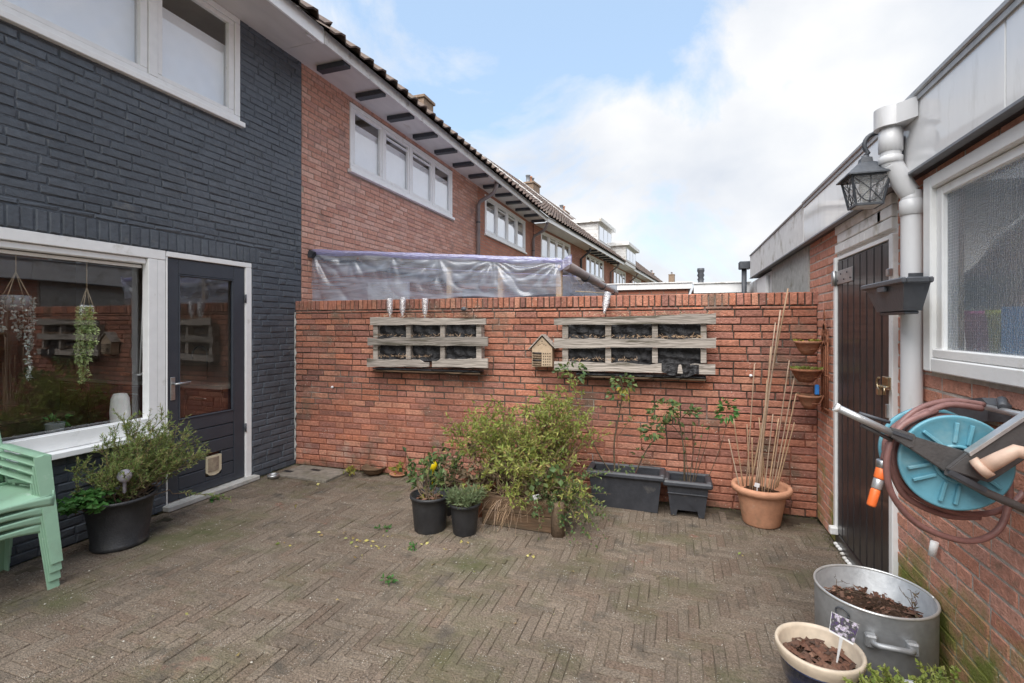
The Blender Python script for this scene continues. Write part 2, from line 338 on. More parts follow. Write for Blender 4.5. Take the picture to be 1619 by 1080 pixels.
M['concrete_worn'] = pm('worn_concrete', [(.19, .165, .135), (.24, .21, .175)], .9, 8, .3, .5, 60, stains=[((.12, .11, .07), 5, .5, .2)])
M['steel'] = pm('steel', (.6, .6, .6), .32, 30, .1, metal=1)
M['brass'] = pm('dull_brass', (.50, .40, .26), .35, 30, .2, metal=1)
M['galv'] = pm('galvanised', [(.42, .42, .42), (.54, .54, .54)], .42, 14, .12, metal=.9)
M['pvc'] = pm('pale_grey_pvc', [(.62, .62, .63), (.67, .67, .68)], .35, 4, .04, stains=[((.46, .45, .41), 5, .55, .2)], stretch=(1, 1, .3))
M['pvc_dark'] = pm('brown_grey_pipe', [(.20, .17, .17), (.26, .22, .21)], .45, 6, .1)
M['black_plastic'] = pm('black_plastic', [(.018, .018, .02), (.03, .03, .032)], .5, 10, .2, .15, 90, stains=[((.085, .078, .066), 7, .50, .3, .0, .3)])
M['anthracite'] = pm('anthracite_plastic', [(.035, .038, .046), (.05, .053, .062)], .5, 10, .15, .15, 120, stains=[((.15, .14, .125), 7, .60, .2)])
M['grey_plastic'] = pm('grey_plastic', [(.075, .08, .09), (.095, .10, .11)], .42, 8, .12, .1, 60)
M['reel_grey'] = pm('reel_grey', [(.075, .07, .07), (.10, .095, .093)], .5, 8, .15, .12, 120)
M['reel_blue'] = pm('reel_blue', [(.11, .33, .42), (.14, .37, .46)], .42, 6, .1, .06, 60, stains=[((.27, .43, .46), 7, .50, .2), ((.07, .20, .26), 11, .62, .1)])
M['hose'] = pm('brown_red_hose', [(.21, .105, .095), (.27, .14, .125)], .45, 12, .15, .1, 80)
M['orange'] = pm('orange_plastic', [(.85, .16, .035), (.9, .2, .05)], .4, 20, .1)
M['beige_plastic'] = pm('beige_plastic', [(.60, .42, .32), (.66, .47, .36)], .5, 12, .12)
M['grip_tube'] = pm('silver_tube', [(.45, .45, .45), (.55, .55, .55)], .35, 16, .1, metal=.6)
M['terracotta'] = pm('terracotta', [(.52, .25, .145), (.60, .31, .19)], .8, 7, .15, .25, 80, stains=[((.27, .19, .11), 5, .56, .2), ((.62, .48, .38), 7, .64, .12)])
M['terracotta_old'] = pm('old_terracotta', [(.34, .145, .085), (.42, .19, .11)], .85, 9, .25, .3, 80, stains=[((.16, .11, .06), 9, .48, .2)])
M['rust'] = pm('rusty_iron', [(.20, .075, .04), (.30, .12, .06)], .85, 20, .3, .4, 90)
M['alu'] = pm('dull_aluminium', [(.33, .34, .35), (.41, .42, .43)], .52, 9, .14, .1, 40, metal=.55, stains=[((.34, .33, .32), 6, .60, .2)])
M['cream_glaze'] = pm('cream_glaze', [(.56, .46, .35), (.64, .54, .42)], .45, 9, .15)
M['blue_glaze'] = pm('blue_glaze', [(.012, .02, .065), (.02, .03, .09)], .18, 6, .2, coat=.5)
M['soil'] = pm('potting_soil', [(.035, .022, .015), (.075, .045, .03), (.05, .03, .02)], .95, 40, .5, 1, 70, spec=.1)
M['mulch'] = pm('bark_mulch', [(.10, .045, .028), (.17, .08, .05), (.06, .035, .025), (.24, .13, .085)], .9, 30, .4, rnd=True)
M['pallet'] = pm('weathered_pallet', [(.30, .26, .225), (.42, .37, .325), (.22, .195, .17)], .88, 7, .32, .5, 30, rnd=True, stretch=(.25, 1, 3), stains=[((.10, .088, .065), 9, .53, .10), ((.50, .455, .40), 7, .60, .12)])
M['old_plank'] = pm('old_plank', [(.10, .06, .034), (.15, .09, .05)], .85, 8, .3, .4, 40, stretch=(.3, 1, 2), stains=[((.08, .075, .05), 4, .55, .2)])
M['hotel_wood'] = pm('insect_house_wood', [(.45, .33, .22), (.52, .40, .28)], .8, 12, .15, .2, 60)
M['hole'] = pm('drill_hole', (.04, .025, .015), .9, 20, .1)
M['liner'] = pm('black_liner', [(.012, .012, .014), (.025, .024, .026)], .6, 14, .3, 1, 22, bdist=.03)
M['bamboo'] = pm('bamboo_cane', [(.40, .26, .15), (.48, .33, .20), (.34, .22, .135), (.45, .33, .24)], .6, 9, .2, rnd=True)
M['chair_green'] = pm('mint_green_plastic', [(.295, .485, .345), (.315, .505, .36)], .42, 5, .04, .05, 90, stains=[((.27, .40, .29), 6, .52, .2), ((.44, .58, .48), 14, .62, .08)])
M['bark'] = pm('bark', [(.14, .095, .06), (.20, .14, .09)], .9, 30, .3, .4, 80)
M['dark_stem'] = pm('dark_thorny_stem', [(.07, .05, .035), (.11, .085, .05), (.09, .03, .03)], .8, 16, .3)
M['glass'] = glass_mat('window_glass', (.97, .985, .98), 3.4)
M['roof_glass'] = glass_mat('roof_light_glass', (.98, .99, .99), 1.0)
M['glass_far'] = glass_mat('upstairs_glass', (.98, .99, 1), 3.8)
M['lamp_glass'] = film_mat('lantern_glass', (.85, .87, .87), .30, .12, .06, 40, .15)
M['film'] = film_mat('clear_plastic_film', (.62, .70, .82), .46, .08, .26, 3.0, .10)
M['film_top'] = film_mat('lilac_plastic_roof_film', (.50, .50, .80), .85, .15, .25)
M['bottle'] = film_mat('clear_plastic_bottle', (.9, .9, .92), .3, .3, .08, 30, .4)
M['blind'] = pm('window_blind', [(.92, .93, .94), (.95, .96, .97)], .8, 3, .03)
M['interior'] = pm('interior_wall', [(.30, .25, .20), (.34, .29, .24)], .9, 3, .1)
M['interior_tile'] = pm('kitchen_backsplash', [(.50, .43, .37), (.54, .47, .40)], .5, 3, .06)
M['interior_floor'] = pm('interior_floor', [(.14, .09, .055), (.17, .11, .07)], .4, 4, .15)
M['cabinet'] = pm('red_brown_cabinet', [(.16, .05, .035), (.19, .06, .045)], .4, 5, .1)
M['worktop'] = pm('pale_worktop', [(.55, .50, .44), (.6, .55, .49)], .4, 9, .08)
M['ceramic'] = pm('pale_ceramic', [(.80, .79, .76), (.84, .83, .80)], .5, 6, .05)
M['grey_pot'] = pm('grey_pot', (.25, .28, .30), .6, 9, .1)
M['rope'] = pm('jute_rope', [(.52, .40, .26), (.6, .47, .32)], .9, 30, .2)
M['cream'] = pm('cream_flap', [(.62, .54, .38), (.68, .60, .44)], .45, 8, .1)
M['iron'] = pm('dark_iron', [(.05, .055, .065), (.08, .085, .095)], .5, 20, .2)
M['yellow'] = pm('yellow_glass', (.85, .62, .01), .12, 9, .03, coat=.6)
M['grey_ball'] = pm('lilac_grey_glass_ball', [(.28, .26, .32), (.42, .40, .44)], .18, 30, .2, coat=.5)
M['tag_white'] = pm('plant_label_white', [(.72, .72, .72), (.78, .78, .78)], .5, 9, .05)
M['rose_photo'] = pm('printed_flower_label', [(.03, .02, .06), (.10, .07, .16), (.05, .06, .04), (.62, .56, .68), (.12, .08, .2)], .35, 55, .3)
M['blue_plastic'] = pm('blue_plastic', (.04, .22, .62), .4, 8, .08)
M['sky_blue_crate'] = pm('sky_blue_crate', (.09, .40, .80), .45, 8, .08)
M['lime_plastic'] = pm('lime_plastic', (.75, .80, .08), .45, 8, .08)
M['pink_plastic'] = pm('pink_plastic', (.85, .20, .52), .45, 8, .08)
M['grey_cloth'] = pm('pale_dust_sheet', [(.55, .57, .56), (.62, .64, .63)], .9, 5, .15, .5, 12)
M['shed_inside'] = pm('shed_inside_wall', [(.62, .62, .60), (.70, .70, .68)], .9, 3, .1)
M['dry_leaf'] = leaf_mat('dry_leaf', [(.42, .36, .10), (.50, .45, .16), (.30, .20, .09), (.22, .28, .07)], .6, .15)
# ------------------------------------------------------------------ bricks and pavers as pieces
FRONT = [(0, 1, 2, 3)]
def brick_template(w, h, depth, ch, seed, rough):
    r = random.Random(seed)
    def j(a): return r.uniform(-a, a)
    hw, hh = w/2, h/2
    out = []
    for (sx, sy) in ((-1, -1), (1, -1), (1, 1), (-1, 1)): out.append((sx*hw, sy*hh, -depth))
    for (sx, sy) in ((-1, -1), (1, -1), (1, 1), (-1, 1)): out.append((sx*hw+j(rough), sy*hh+j(rough), -ch+j(rough*.4)))
    for (sx, sy) in ((-1, -1), (1, -1), (1, 1), (-1, 1)): out.append((sx*(hw-ch)+j(rough), sy*(hh-ch)+j(rough), j(rough*.6)))
    fs = [(8, 9, 10, 11)]
    for i in range(4):
        k = (i+1) % 4
        fs.append((i, k, 4+k, 4+i)); fs.append((4+i, 4+k, 8+k, 8+i))
    return out, fs
TPL = {}
def get_tpl(w, h, depth, ch, rough, variant, mat):
    key = (round(w, 3), round(h, 3), depth, ch, rough, variant, mat.name)
    if key not in TPL:
        v, f = brick_template(w, h, depth, ch, hash((round(w*1000), round(h*1000), variant)) & 0xffff, rough)
        TPL[key] = [v, f, None]
    t = TPL[key]
    return t
def pieces(rects, frame, parent, mat, name, stuff, depth=.05, ch=.004, rough=.0015, proud=.002, budget=300, tilt=.0, seed=1):
    """rects: (u, v, w, h, proud) on the plane frame=(O,U,V,N); the largest in the picture become objects"""
    O, U, V, N = frame; r = random.Random(seed)
    items = []
    for q in rects:
        u, v, w, h = q[:4]; p = r.uniform(-proud, proud) + (q[4] if len(q) > 4 else 0)
        c = O + U*u + V*v + N*p
        pr = [proj(O+U*(u+a*w/2)+V*(v+b*h/2)) for a, b in ((-1, -1), (1, -1), (1, 1), (-1, 1))]
        area = 0
        if all(pr) and any(0 <= x[0] <= 1619 and 0 <= x[1] <= 1080 for x in pr):
            area = abs(sum(pr[i][0]*pr[(i+1) % 4][1]-pr[(i+1) % 4][0]*pr[i][1] for i in range(4)))/2
            if len(q) > 5 and q[5]: area *= .2
        items.append((area, c, w, h, r.randrange(4), r.uniform(-tilt, tilt), r.uniform(-tilt, tilt)))
    items.sort(key=lambda t: -t[0])
    B = Matrix((U, V, N)).transposed()
    verts, faces = [], []
    for i, (area, c, w, h, var, ta, tb) in enumerate(items):
        t = get_tpl(w, h, depth, ch, rough, var, mat)
        Bt = B @ Matrix.Rotation(ta, 3, 'X') @ Matrix.Rotation(tb, 3, 'Y') if tilt else B
        if i < budget and area > 20:
            if t[2] is None:
                me = bpy.data.meshes.new(name); me.from_pydata(t[0], [], t[1]); me.materials.append(mat); t[2] = me
            o = bpy.data.objects.new(name, t[2]); o.parent = parent
            o.matrix_basis = Matrix.Translation(c) @ Bt.to_4x4(); COL.objects.link(o)
        else:
            k = len(verts)
            verts += [c + Bt @ Vector(p) for p in t[0]]; faces += [tuple(x+k for x in f) for f in t[1]]
    if verts:
        o = raw(stuff, verts, faces, mat, None, kind='stuff'); o.parent = parent
def cut(rects, openings, mn=.025):
    """take the openings (u0,u1,v0,v1) out of the brick rectangles"""
    out = []
    for q in rects:
        u, v, w, h = q[:4]; segs = [(u-w/2, u+w/2, v-h/2, v+h/2)]
        for (a0, a1, b0, b1) in openings:
            nxt = []
            for (x0, x1, y0, y1) in segs:
                if x1 <= a0 or x0 >= a1 or y1 <= b0 or y0 >= b1: nxt.append((x0, x1, y0, y1)); continue
                if b0 > y0 + h*.35 and b0 < y1: nxt.append((x0, x1, y0, b0-.004)); continue
                if b1 < y1 - h*.35 and b1 > y0: nxt.append((x0, x1, b1+.004, y1)); continue
                if x0 < a0: nxt.append((x0, a0-.004, y0, y1))
                if x1 > a1: nxt.append((a1+.004, x1, y0, y1))
            segs = nxt
        for (x0, x1, y0, y1) in segs:
            if x1-x0 > mn and y1-y0 > .018: out.append(((x0+x1)/2, (y0+y1)/2, x1-x0, y1-y0) + tuple(q[4:]))
    return out
def bond(u0, u1, v0, v1, L=.21, H=.0625, jt=.010, wild=.25, seed=3):
    r = random.Random(seed); out = []; row = 0; v = v0
    while v < v1-.02:
        h = min(H, v1-v); u = u0 - (L*.5 if row % 2 else 0) - r.uniform(0, .02)
        if r.random() < wild: u -= L*.25
        while u < u1:
            l = L*.5 if r.random() < wild*.5 else L
            a, b = max(u, u0), min(u+l, u1)
            if b-a > .03: out.append(((a+b)/2, v+h/2, b-a-jt, h-jt))
            u += l
        v += H; row += 1
    return out
def slab(frame, u0, u1, v0, v1, openings, thick, setback, name, mat, parent, **kw):
    """wall body with real openings: front, back and the reveals of the openings"""
    O, U, V, N = frame
    us = sorted({u0, u1, *[x for o in openings for x in o[:2] if u0 < x < u1]}); vs_ = sorted({v0, v1, *[x for o in openings for x in o[2:] if v0 < x < v1]})
    def solid(i, j):
        if i < 0 or j < 0 or i >= len(us)-1 or j >= len(vs_)-1: return False
        cu, cv = (us[i]+us[i+1])/2, (vs_[j]+vs_[j+1])/2
        return not any(o[0] < cu < o[1] and o[2] < cv < o[3] for o in openings)
    verts, faces = [], []
    def P(u, v, n): return O + U*u + V*v + N*n
    def q(a, b, c, d): k = len(verts); verts.extend((a, b, c, d)); faces.append((k, k+1, k+2, k+3))
    f, b = -setback, -setback-thick
    for i in range(len(us)-1):
        for j in range(len(vs_)-1):
            if not solid(i, j): continue
            a0, a1, b0, b1 = us[i], us[i+1], vs_[j], vs_[j+1]
            q(P(a0, b0, f), P(a1, b0, f), P(a1, b1, f), P(a0, b1, f)); q(P(a0, b0, b), P(a0, b1, b), P(a1, b1, b), P(a1, b0, b))
            if not solid(i-1, j): q(P(a0, b0, b), P(a0, b0, f), P(a0, b1, f), P(a0, b1, b))
            if not solid(i+1, j): q(P(a1, b0, f), P(a1, b0, b), P(a1, b1, b), P(a1, b1, f))
            if not solid(i, j-1): q(P(a0, b0, b), P(a1, b0, b), P(a1, b0, f), P(a0, b0, f))
            if not solid(i, j+1): q(P(a0, b1, f), P(a1, b1, f), P(a1, b1, b), P(a0, b1, b))
    return raw(name, verts, faces, mat, parent, **kw)
XV, YV, ZV = Vector((1, 0, 0)), Vector((0, 1, 0)), Vector((0, 0, 1))

# ------------------------------------------------------------------ ground
MB().poly([(-400, -400, -.06), (400, -400, -.06), (400, 600, -.06), (-400, 600, -.06)]).build('ground', M['soil_ground'], kind='structure')
def relief(u, v): return .006*math.sin(u*1.7+.6)*math.sin(v*1.3) + .0035*math.sin(u*4.1+v*2.7)
patio = MB().grid(lambda a, b: Vector((-3.92+4.94*a, -2.5+6.86*b, relief(-3.92+4.94*a, -2.5+6.86*b)-.0055)), 60, 80).build('patio_paving', M['paver_joint'], kind='structure')
LX, RX = -3.93, 1.03
def herringbone():
    w, n, j = .0515, 4, .0025; out = []
    for x in range(-82, 26):
        for y in range(-52, 90):
            d = (x-y) % (2*n)
            if d == 0: a = (x*w+n*w/2, y*w+w/2, n*w-j, w-j)
            elif d == 2*n-1: a = (x*w+w/2, y*w+n*w/2, w-j, n*w-j)
            else: continue
            u, v = a[0], a[1]
            if LX+.12 < u < RX-.02 and -2.4 < v < 4.22: out.append(a)
    # a straight course along the house front
    y = -2.4
    while y < 4.2: out.append((LX+.066, y+.1, .1, .197)); y += .2
    und = []
    for a in out:
        u, v = a[:2]
        dz = relief(u, v)
        und.append((u, v, a[2], a[3], dz))
    return und
drain_x0, drain_x1, drain_y0, drain_y1 = -3.80, -3.20, 3.84, 4.20
hb = [q for q in herringbone() if not (drain_x0-.04 < q[0] < drain_x1+.04 and drain_y0-.04 < q[1])]
pieces(hb, (Vector((0, 0, 0)), XV, YV, ZV), patio, M['paver'], 'paver', 'small_pavers', depth=.05, ch=.0035, rough=.002, proud=.0018, tilt=.012, seed=11)

# ------------------------------------------------------------------ garden wall at the back
GA, GB = Vector((-3.93, 4.235, 0)), Vector((1.03, 4.355, 0))
GU = (GB-GA).normalized(); GN = Vector((GU.y, -GU.x, 0)); GL = (GB-GA).length
def onG(u, v, off=0): return onP(u, v, GA+GN*off, GN)
GH = 1.765
gw = thing('garden_wall', 'orange red brick garden wall with a course of upright bricks on top, behind the pots', 'wall', tuple(GA), math.atan2(GU.y, GU.x))
frG = (GA, GU, ZV, GN)
core = slab((GA, GU, ZV, GN), 0, GL, 0, GH-.006, [], .2, .012, 'wall', M['garden_mortar'], gw)
rects = bond(0, GL, .0, GH-.105, L=.208, H=.0604, jt=.011, wild=.12, seed=5)
rects2 = []
rg = random.Random(21)
for q in rects:
    z = q[1]
    flush = .35 < z < 1.02 and 0.2 < q[0] < 3.6
    rects2.append(q + ((-.007 if flush else rg.uniform(-.001, .004)),))
u = 0
while u < GL-.03:
    w = .054 + rg.uniform(-.004, .004)
    rects2.append((u+w/2, GH-.05, w-.010, .096+rg.uniform(-.004, .004), rg.uniform(0, .006))); u += w
pieces(rects2, frG, core, M['garden_brick'], 'brick', 'small_bricks', depth=.03, ch=.004, rough=.0022, proud=.0025, tilt=.012, seed=6)
u = 0; mb = MB()                       # the tops of the upright bricks, seen only from above
for i in range(int(GL/.06)):
    mb.box(GA+GU*(i*.06+.03)-GN*.105+ZV*(GH-.004), (.05, .2, .008), Matrix.Rotation(math.atan2(GU.y, GU.x), 3, 'Z'))
mb.build('coping_top', M['garden_brick'], gw)
# pale cement smears where the wall meets the house and the shed
raw('cement_patch', *(lambda n: ([GA+GU*(.004+.018*(i % 2))+ZV*(.05+i*.055)+GN*(.004+.004*((i*7) % 3)) for i in range(n)]+[GA+GU*(.0)+ZV*(.05+i*.055)+GN*.014 for i in range(n)], [(i, i+1, n+i+1, n+i) for i in range(n-1)]))(30), M['concrete'], gw)

# ------------------------------------------------------------------ the house with the dark painted back
H0, H1 = -1.6, 4.33
dark = thing('dark_house', 'terraced house with slate grey painted brick back wall, door and big window', 'house', (LX, 2.4, 0))
OPEN = [(.75, 3.672, .62, 2.11), (2.829, 3.672, -.01, .70), (.5, 3.527, 3.40, 4.40)]
frL = (Vector((LX, 0, 0)), YV, ZV, XV)
wallD = slab(frL, H0, H1, 0, 4.42, OPEN, .09, .006, 'wall', M['dark_joint'], dark)
rd = bond(H0, H1, 0, 4.42, L=.212, H=.0622, jt=.006, wild=.35, seed=9)
lint = (.60, 3.75, 2.11, 2.262)
rd = cut(rd, OPEN+[lint])
y = .60
while y < 3.74: rd.append((y+.036, 2.186, .064, .142)); y += .0725
pieces(rd, frL, wallD, M['dark_brick'], 'brick', 'small_bricks', depth=.03, ch=.007, rough=.0035, proud=.003, tilt=.02, seed=10)

# ground floor window, sill, blind
win = MB()
X0, X1 = LX-.075, LX-.004
def frame_box(mb, y0, y1, z0, z1, x0=X0, x1=X1, bev=.004): mb.span((x0, y0, z0), (x1, y1, z1), bev)
frame_box(win, .75, 2.829, 2.032, 2.108); frame_box(win, .75, .83, .665, 2.03); frame_box(win, 2.692, 2.762, .665, 2.03)
frame_box(win, .833, 2.69, .665, .775)
wo = win.build('window', M['white'], dark)
MB().span((X0+.012, 2.764, .02), (X1-.003, 2.829, 2.03), .003).build('window_post', M['white'], wo)
MB().span((LX-.05, .70, .622), (LX+.075, 2.80, .662), .004).build('window_sill', M['white'], wo)
MB().poly([(X0-.025, .80, .77), (X0-.025, 2.70, .77), (X0-.025, 2.70, 2.04), (X0-.025, .80, 2.04)]).build('pane', M['glass'], wo)
b = MB(); b.span((X0-.018, .835, 1.985), (X1-.02, 2.688, 2.028), .006); b.span((X0-.016, .835, 1.955), (X0+.004, 2.688, 1.978), .004)
bl = b.build('roller_blind', M['white'], wo)
bs = MB(); a1 = onX(228, 437, LX-.14); a2 = onX(221, 592, LX-.14); bs.tube([a1, a2], .006, 6); bs.tube([a2+Vector((0, -.02, 0)), a2+Vector((.005, 0, -.006)), a2+Vector((0, .025, .012))], .007, 6)
bs.build('blind_wand', M['white'], wo)

# back door
dx0, dx1 = LX-.065, LX-.018
fr = MB(); frame_box(fr, 2.835, 3.67, 2.062, 2.107); frame_box(fr, 3.602, 3.67, .02, 2.06); frame_box(fr, 2.835, 2.846, .02, 2.06)
dfr = fr.build('door_frame', M['white'], dark)
MB().span((LX-.08, 2.80, 0), (LX+.07, 3.70, .042), .006).build('threshold', M['concrete'], dark)
dm = MB(); y0, y1 = 2.850, 3.598; gy0, gy1, gz0, gz1 = 2.945, 3.478, .705, 1.93
def dspan(mb, a, b, c, d, xa=dx0, xb=dx1, bev=.003): mb.span((xa, a, c), (xb, b, d), bev)
dspan(dm, y0, gy0, .05, 2.055); dspan(dm, gy1+.002, y1, .05, 2.055); dspan(dm, gy0+.002, gy1, gz1+.002, 2.055); dspan(dm, gy0+.002, gy1, .60, gz0); dspan(dm, gy0+.002, gy1, .05, .118)
door = dm.build('door', M['door_dark'], dark, label='slate grey back door with tall glass pane')
for i in range(4):
    z0 = .12+i*.12
    b = MB()
    if i in (0, 1):
        fz0, fz1 = max(z0, .155), min(z0+.114, .332)
        dspan(b, gy0+.003, 3.195, z0, z0+.114, dx0+.006, dx1-.003, .005); b.build('board', M['door_dark'], door); b = MB(); dspan(b, 3.349, gy1-.001, z0, z0+.114, dx0+.006, dx1-.003, .005)
        if i == 0: b.build('board', M['door_dark'], door); b = MB(); dspan(b, 3.196, 3.348, z0, .154, dx0+.006, dx1-.003, .003)
    else: dspan(b, gy0+.003, gy1-.001, z0, z0+.114, dx0+.006, dx1-.003, .005)
    b.build('board', M['door_dark'], door)
MB().poly([(dx0+.02, gy0, gz0), (dx0+.02, gy1, gz0), (dx0+.02, gy1, gz1), (dx0+.02, gy0, gz1)]).build('pane', M['glass'], door)
g = MB(); dspan(g, gy0+.001, gy0+.014, gz0+.014, gz1-.014, dx0+.026, dx1+.004); dspan(g, gy1-.014, gy1-.001, gz0+.014, gz1-.014, dx0+.026, dx1+.004); dspan(g, gy0+.001, gy1-.001, gz1-.013, gz1-.001, dx0+.026, dx1+.004); dspan(g, gy0+.001, gy1-.001, gz0+.001, gz0+.013, dx0+.026, dx1+.006)
g.build('glazing_bead', M['door_dark'], door)
hm = MB(); hm.span((dx1, 2.873, .885), (dx1+.008, 2.913, 1.075), .003); hm.tube([(dx1+.006, 2.893, 1.02), (dx1+.05, 2.893, 1.02), (dx1+.055, 2.905, 1.021), (dx1+.052, 3.01, 1.024)], .0095, 8); hm.lathe((dx1+.009, 2.893, .935), [(.009, 0), (.009, .003)], 10, M=Matrix.Rotation(R(90), 3, 'Y'))
hm.build('handle', M['galv'], door)
cf = MB(); zc0, zc1 = .158, .332; ya, yb = 3.198, 3.346
cf.prism([(dx1+.004, ya, zc1), (dx1+.004, ya, zc0+.035), (dx1+.004, ya+.03, zc0+.008), (dx1+.004, (ya+yb)/2, zc0), (dx1+.004, yb-.03, zc0+.008), (dx1+.004, yb, zc0+.035), (dx1+.004, yb, zc1)], (-.05, 0, 0))
cfo = cf.build('cat_flap', M['cream'], door, label='cream cat flap low in the door')
cf = MB(); cf.span((dx1+.005, ya+.012, zc0+.04), (dx1+.009, yb-.03, zc1-.012), .001); cf.build('flap_panel', pm('smoky_flap', [(.22, .16, .13), (.42, .35, .25)], .3, 18, .2), cfo)
hg = MB()
for z in (.52, 1.76): hg.tube([(dx1+.012, 3.60, z-.04), (dx1+.012, 3.60, z+.04)], .009, 8)
hg.build('hinge', M['iron'], door)

# upstairs window
w = MB(); XA, XB = LX-.06, LX+.012
def fb(mb, y0, y1, z0, z1, xa=XA, xb=XB, bev=.004): mb.span((xa, y0, z0), (xb, y1, z1), bev)
fb(w, .5, 3.525, 4.345, 4.398); fb(w, 3.468, 3.525, 3.474, 4.343); fb(w, 2.685, 2.755, 3.474, 4.343); fb(w, .5, 3.525, 3.425, 3.472); fb(w, .5, .56, 3.474, 4.343)
up = w.build('upper_window', M['white'], dark)
MB().span((LX-.02, .46, 3.378), (LX+.045, 3.555, 3.423), .004).build('window_sill', M['white'], up)
for (a, b_) in ((2.758, 3.465), (.563, 2.682)):
    s = MB(); sx0, sx1 = LX-.045, LX+.002
    for q in ((a, b_, 3.475, 3.512), (a, b_, 4.305, 4.342), (a, a+.04, 3.514, 4.303), (b_-.055, b_, 3.514, 4.303)): s.span((sx0, q[0], q[2]), (sx1, q[1], q[3]), .003)
    so = s.build('sash', M['white'], up)
    p = MB(); p.poly([(sx0+.013, a+.03, 3.50), (sx0+.013, b_-.045, 3.50), (sx0+.013, b_-.045, 4.315), (sx0+.013, a+.03, 4.315)]); o = p.build('pane', M['glass_far'], up)
    MB().span((sx0-.04, a+.02, 3.49), (sx0-.034, b_-.02, 4.12)).build('blind', M['blind'], up)
MB().span((LX-.12, .4, 3.3), (LX-.10, .42, 4.39)).build('curtain_edge', M['blind'], up)
# rooms behind the glass
room = MB()
xf, xb_ = LX-.1, -7.6
def quad(mb, *p): mb.poly(p)
quad(room, (xb_, .2, 0), (xb_, 4.26, 0), (xb_, 4.26, 2.45), (xb_, .2, 2.45)); quad(room, (xb_, .2, 0), (xf, .2, 0), (xf, .2, 2.45), (xb_, .2, 2.45)); quad(room, (xb_, .2, 2.45), (xf, .2, 2.45), (xf, 4.26, 2.45), (xb_, 4.26, 2.45))
room.build('interior_wall', M['interior'], dark)
MB().poly([(xb_, 4.26, 0), (xf, 4.26, 0), (xf, 4.26, 2.45), (xb_, 4.26, 2.45)]).build('kitchen_wall', M['interior_tile'], dark)
MB().poly([(xb_, .2, .01), (xf, .2, .01), (xf, 4.26, .01), (xb_, 4.26, .01)]).build('interior_floor', M['interior_floor'], dark)
MB().box((LX-2, 2.2, 3.0), (3.9, 4.3, .05)).build('upper_floor', M['interior'], dark)
MB().box((LX-1.6, 2.2, 3.85), (.03, 4.3, 1.6)).build('upper_room_wall', M['interior'], dark)
MB().span((LX-1.6, .1, 4.47), (LX-.1, 4.3, 4.50)).build('upper_ceiling', M['interior'], dark)
MB().span((LX-.24, .78, .70), (LX-.085, 2.69, .735), .003).build('inner_sill', M['worktop'], dark)

# ------------------------------------------------------------------ roofs and eaves
EZ = 4.40; SLOPE = R(40)
def roof_sheet(base, d, n, length, depth, z0, parent, name='roof', courses=None, slope=SLOPE, mat='roof_tile', x0=0.0):
    """pantiled slope: d along the eaves, n outward; real courses and rolls"""
    verts, faces = [], []; tw, tc = .25, .33; nt = int(length/tw)+1; nc = courses or int(depth/tc)
    cs, sn = math.cos(slope), math.sin(slope); prof = [(0, .0), (.3, .006), (.55, .05), (.78, .058), (1, .0)]
    for c in range(nc):
        for end in (0, 1):
            for t in range(nt):
                for (pu, ph) in prof:
                    s = min((t+pu)*tw, length); along = (c + (0 if end == 0 else 1.02))*tc; lift = ph + (.035 if end == 0 else .004)
                    # taller at the lower (exposed) edge
                    p = Vector(base) + Vector(d)*s - Vector(n)*(along*cs) + ZV*(along*sn) + (Vector(n)*sn + ZV*cs)*lift
                    verts.append(p + ZV*z0)
        k = len(verts)-2*nt*len(prof); m_ = nt*len(prof)
        for i in range(m_-1): faces.append((k+i, k+i+1, k+m_+i+1, k+m_+i))
        # front edge of the course
        kk = len(verts)
        for i in range(m_): verts.append(verts[k+i] - (Vector(n)*sn + ZV*cs)*.02)
        for i in range(m_-1): faces.append((kk+i, kk+i+1, k+i+1, k+i))
    o = raw(name, verts, faces, M[mat], parent, kind=None)
    # the boarding below the tiles
    b0 = Vector(base)+ZV*(z0-.02); b1 = b0+Vector(d)*length; up = -Vector(n)*(depth*cs)+ZV*(depth*sn)
    MB().poly([b0, b1, b1+up, b0+up]).build('roof_boarding', M['beam_dark'], parent)
    return o
def chimney(c, sx, sy, h, pots, parent, rz=0):
    rot = Matrix.Rotation(rz, 3, 'Z'); mb = MB(); c = Vector(c)
    mb.box(c+ZV*(h/2), (sx, sy, h), rot, .01); mb.box(c+ZV*(h+.045), (sx+.1, sy+.1, .09), rot, .01)
    o = mb.build('chimney', M['chimney_brick'], parent)
    for i in range(pots):
        MB().lathe(c+rot @ Vector((0, (i-(pots-1)/2)*sy/max(pots, 1)*.9, h+.09)), [(.11, 0), (.12, .03), (.10, .06), (.095, .3), (.12, .32), (.12, .36), (.08, .36)], 12).build('chimney_pot', M['terracotta'] if i % 2 else M['lead'], parent)
FXI = -3.40                                   # front of the fascia boards
MB().span((LX-.02, H0, EZ), (FXI-.022, 4.055, EZ+.02)).build('soffit', M['soffit'], dark)
MB().span((FXI-.02, H0, EZ-.045), (FXI+.004, 4.05, EZ+.115), .003).build('fascia', M['white'], dark)
MB().span((LX-.02, H0, EZ+.03), (FXI-.03, 4.33, EZ+.06)).build('eaves_lining', M['beam_dark'], dark)
dk = roof_sheet((FXI+.05, H0, 0), YV, XV, 4.055-H0, 5.6, EZ+.085, dark, courses=10)
# small vent blocks under the soffit
for yv in (2.95, 3.95): MB().box((FXI-.07, yv, EZ-.012), (.03, .11, .02)).build('soffit_vent', M['white'], dark)

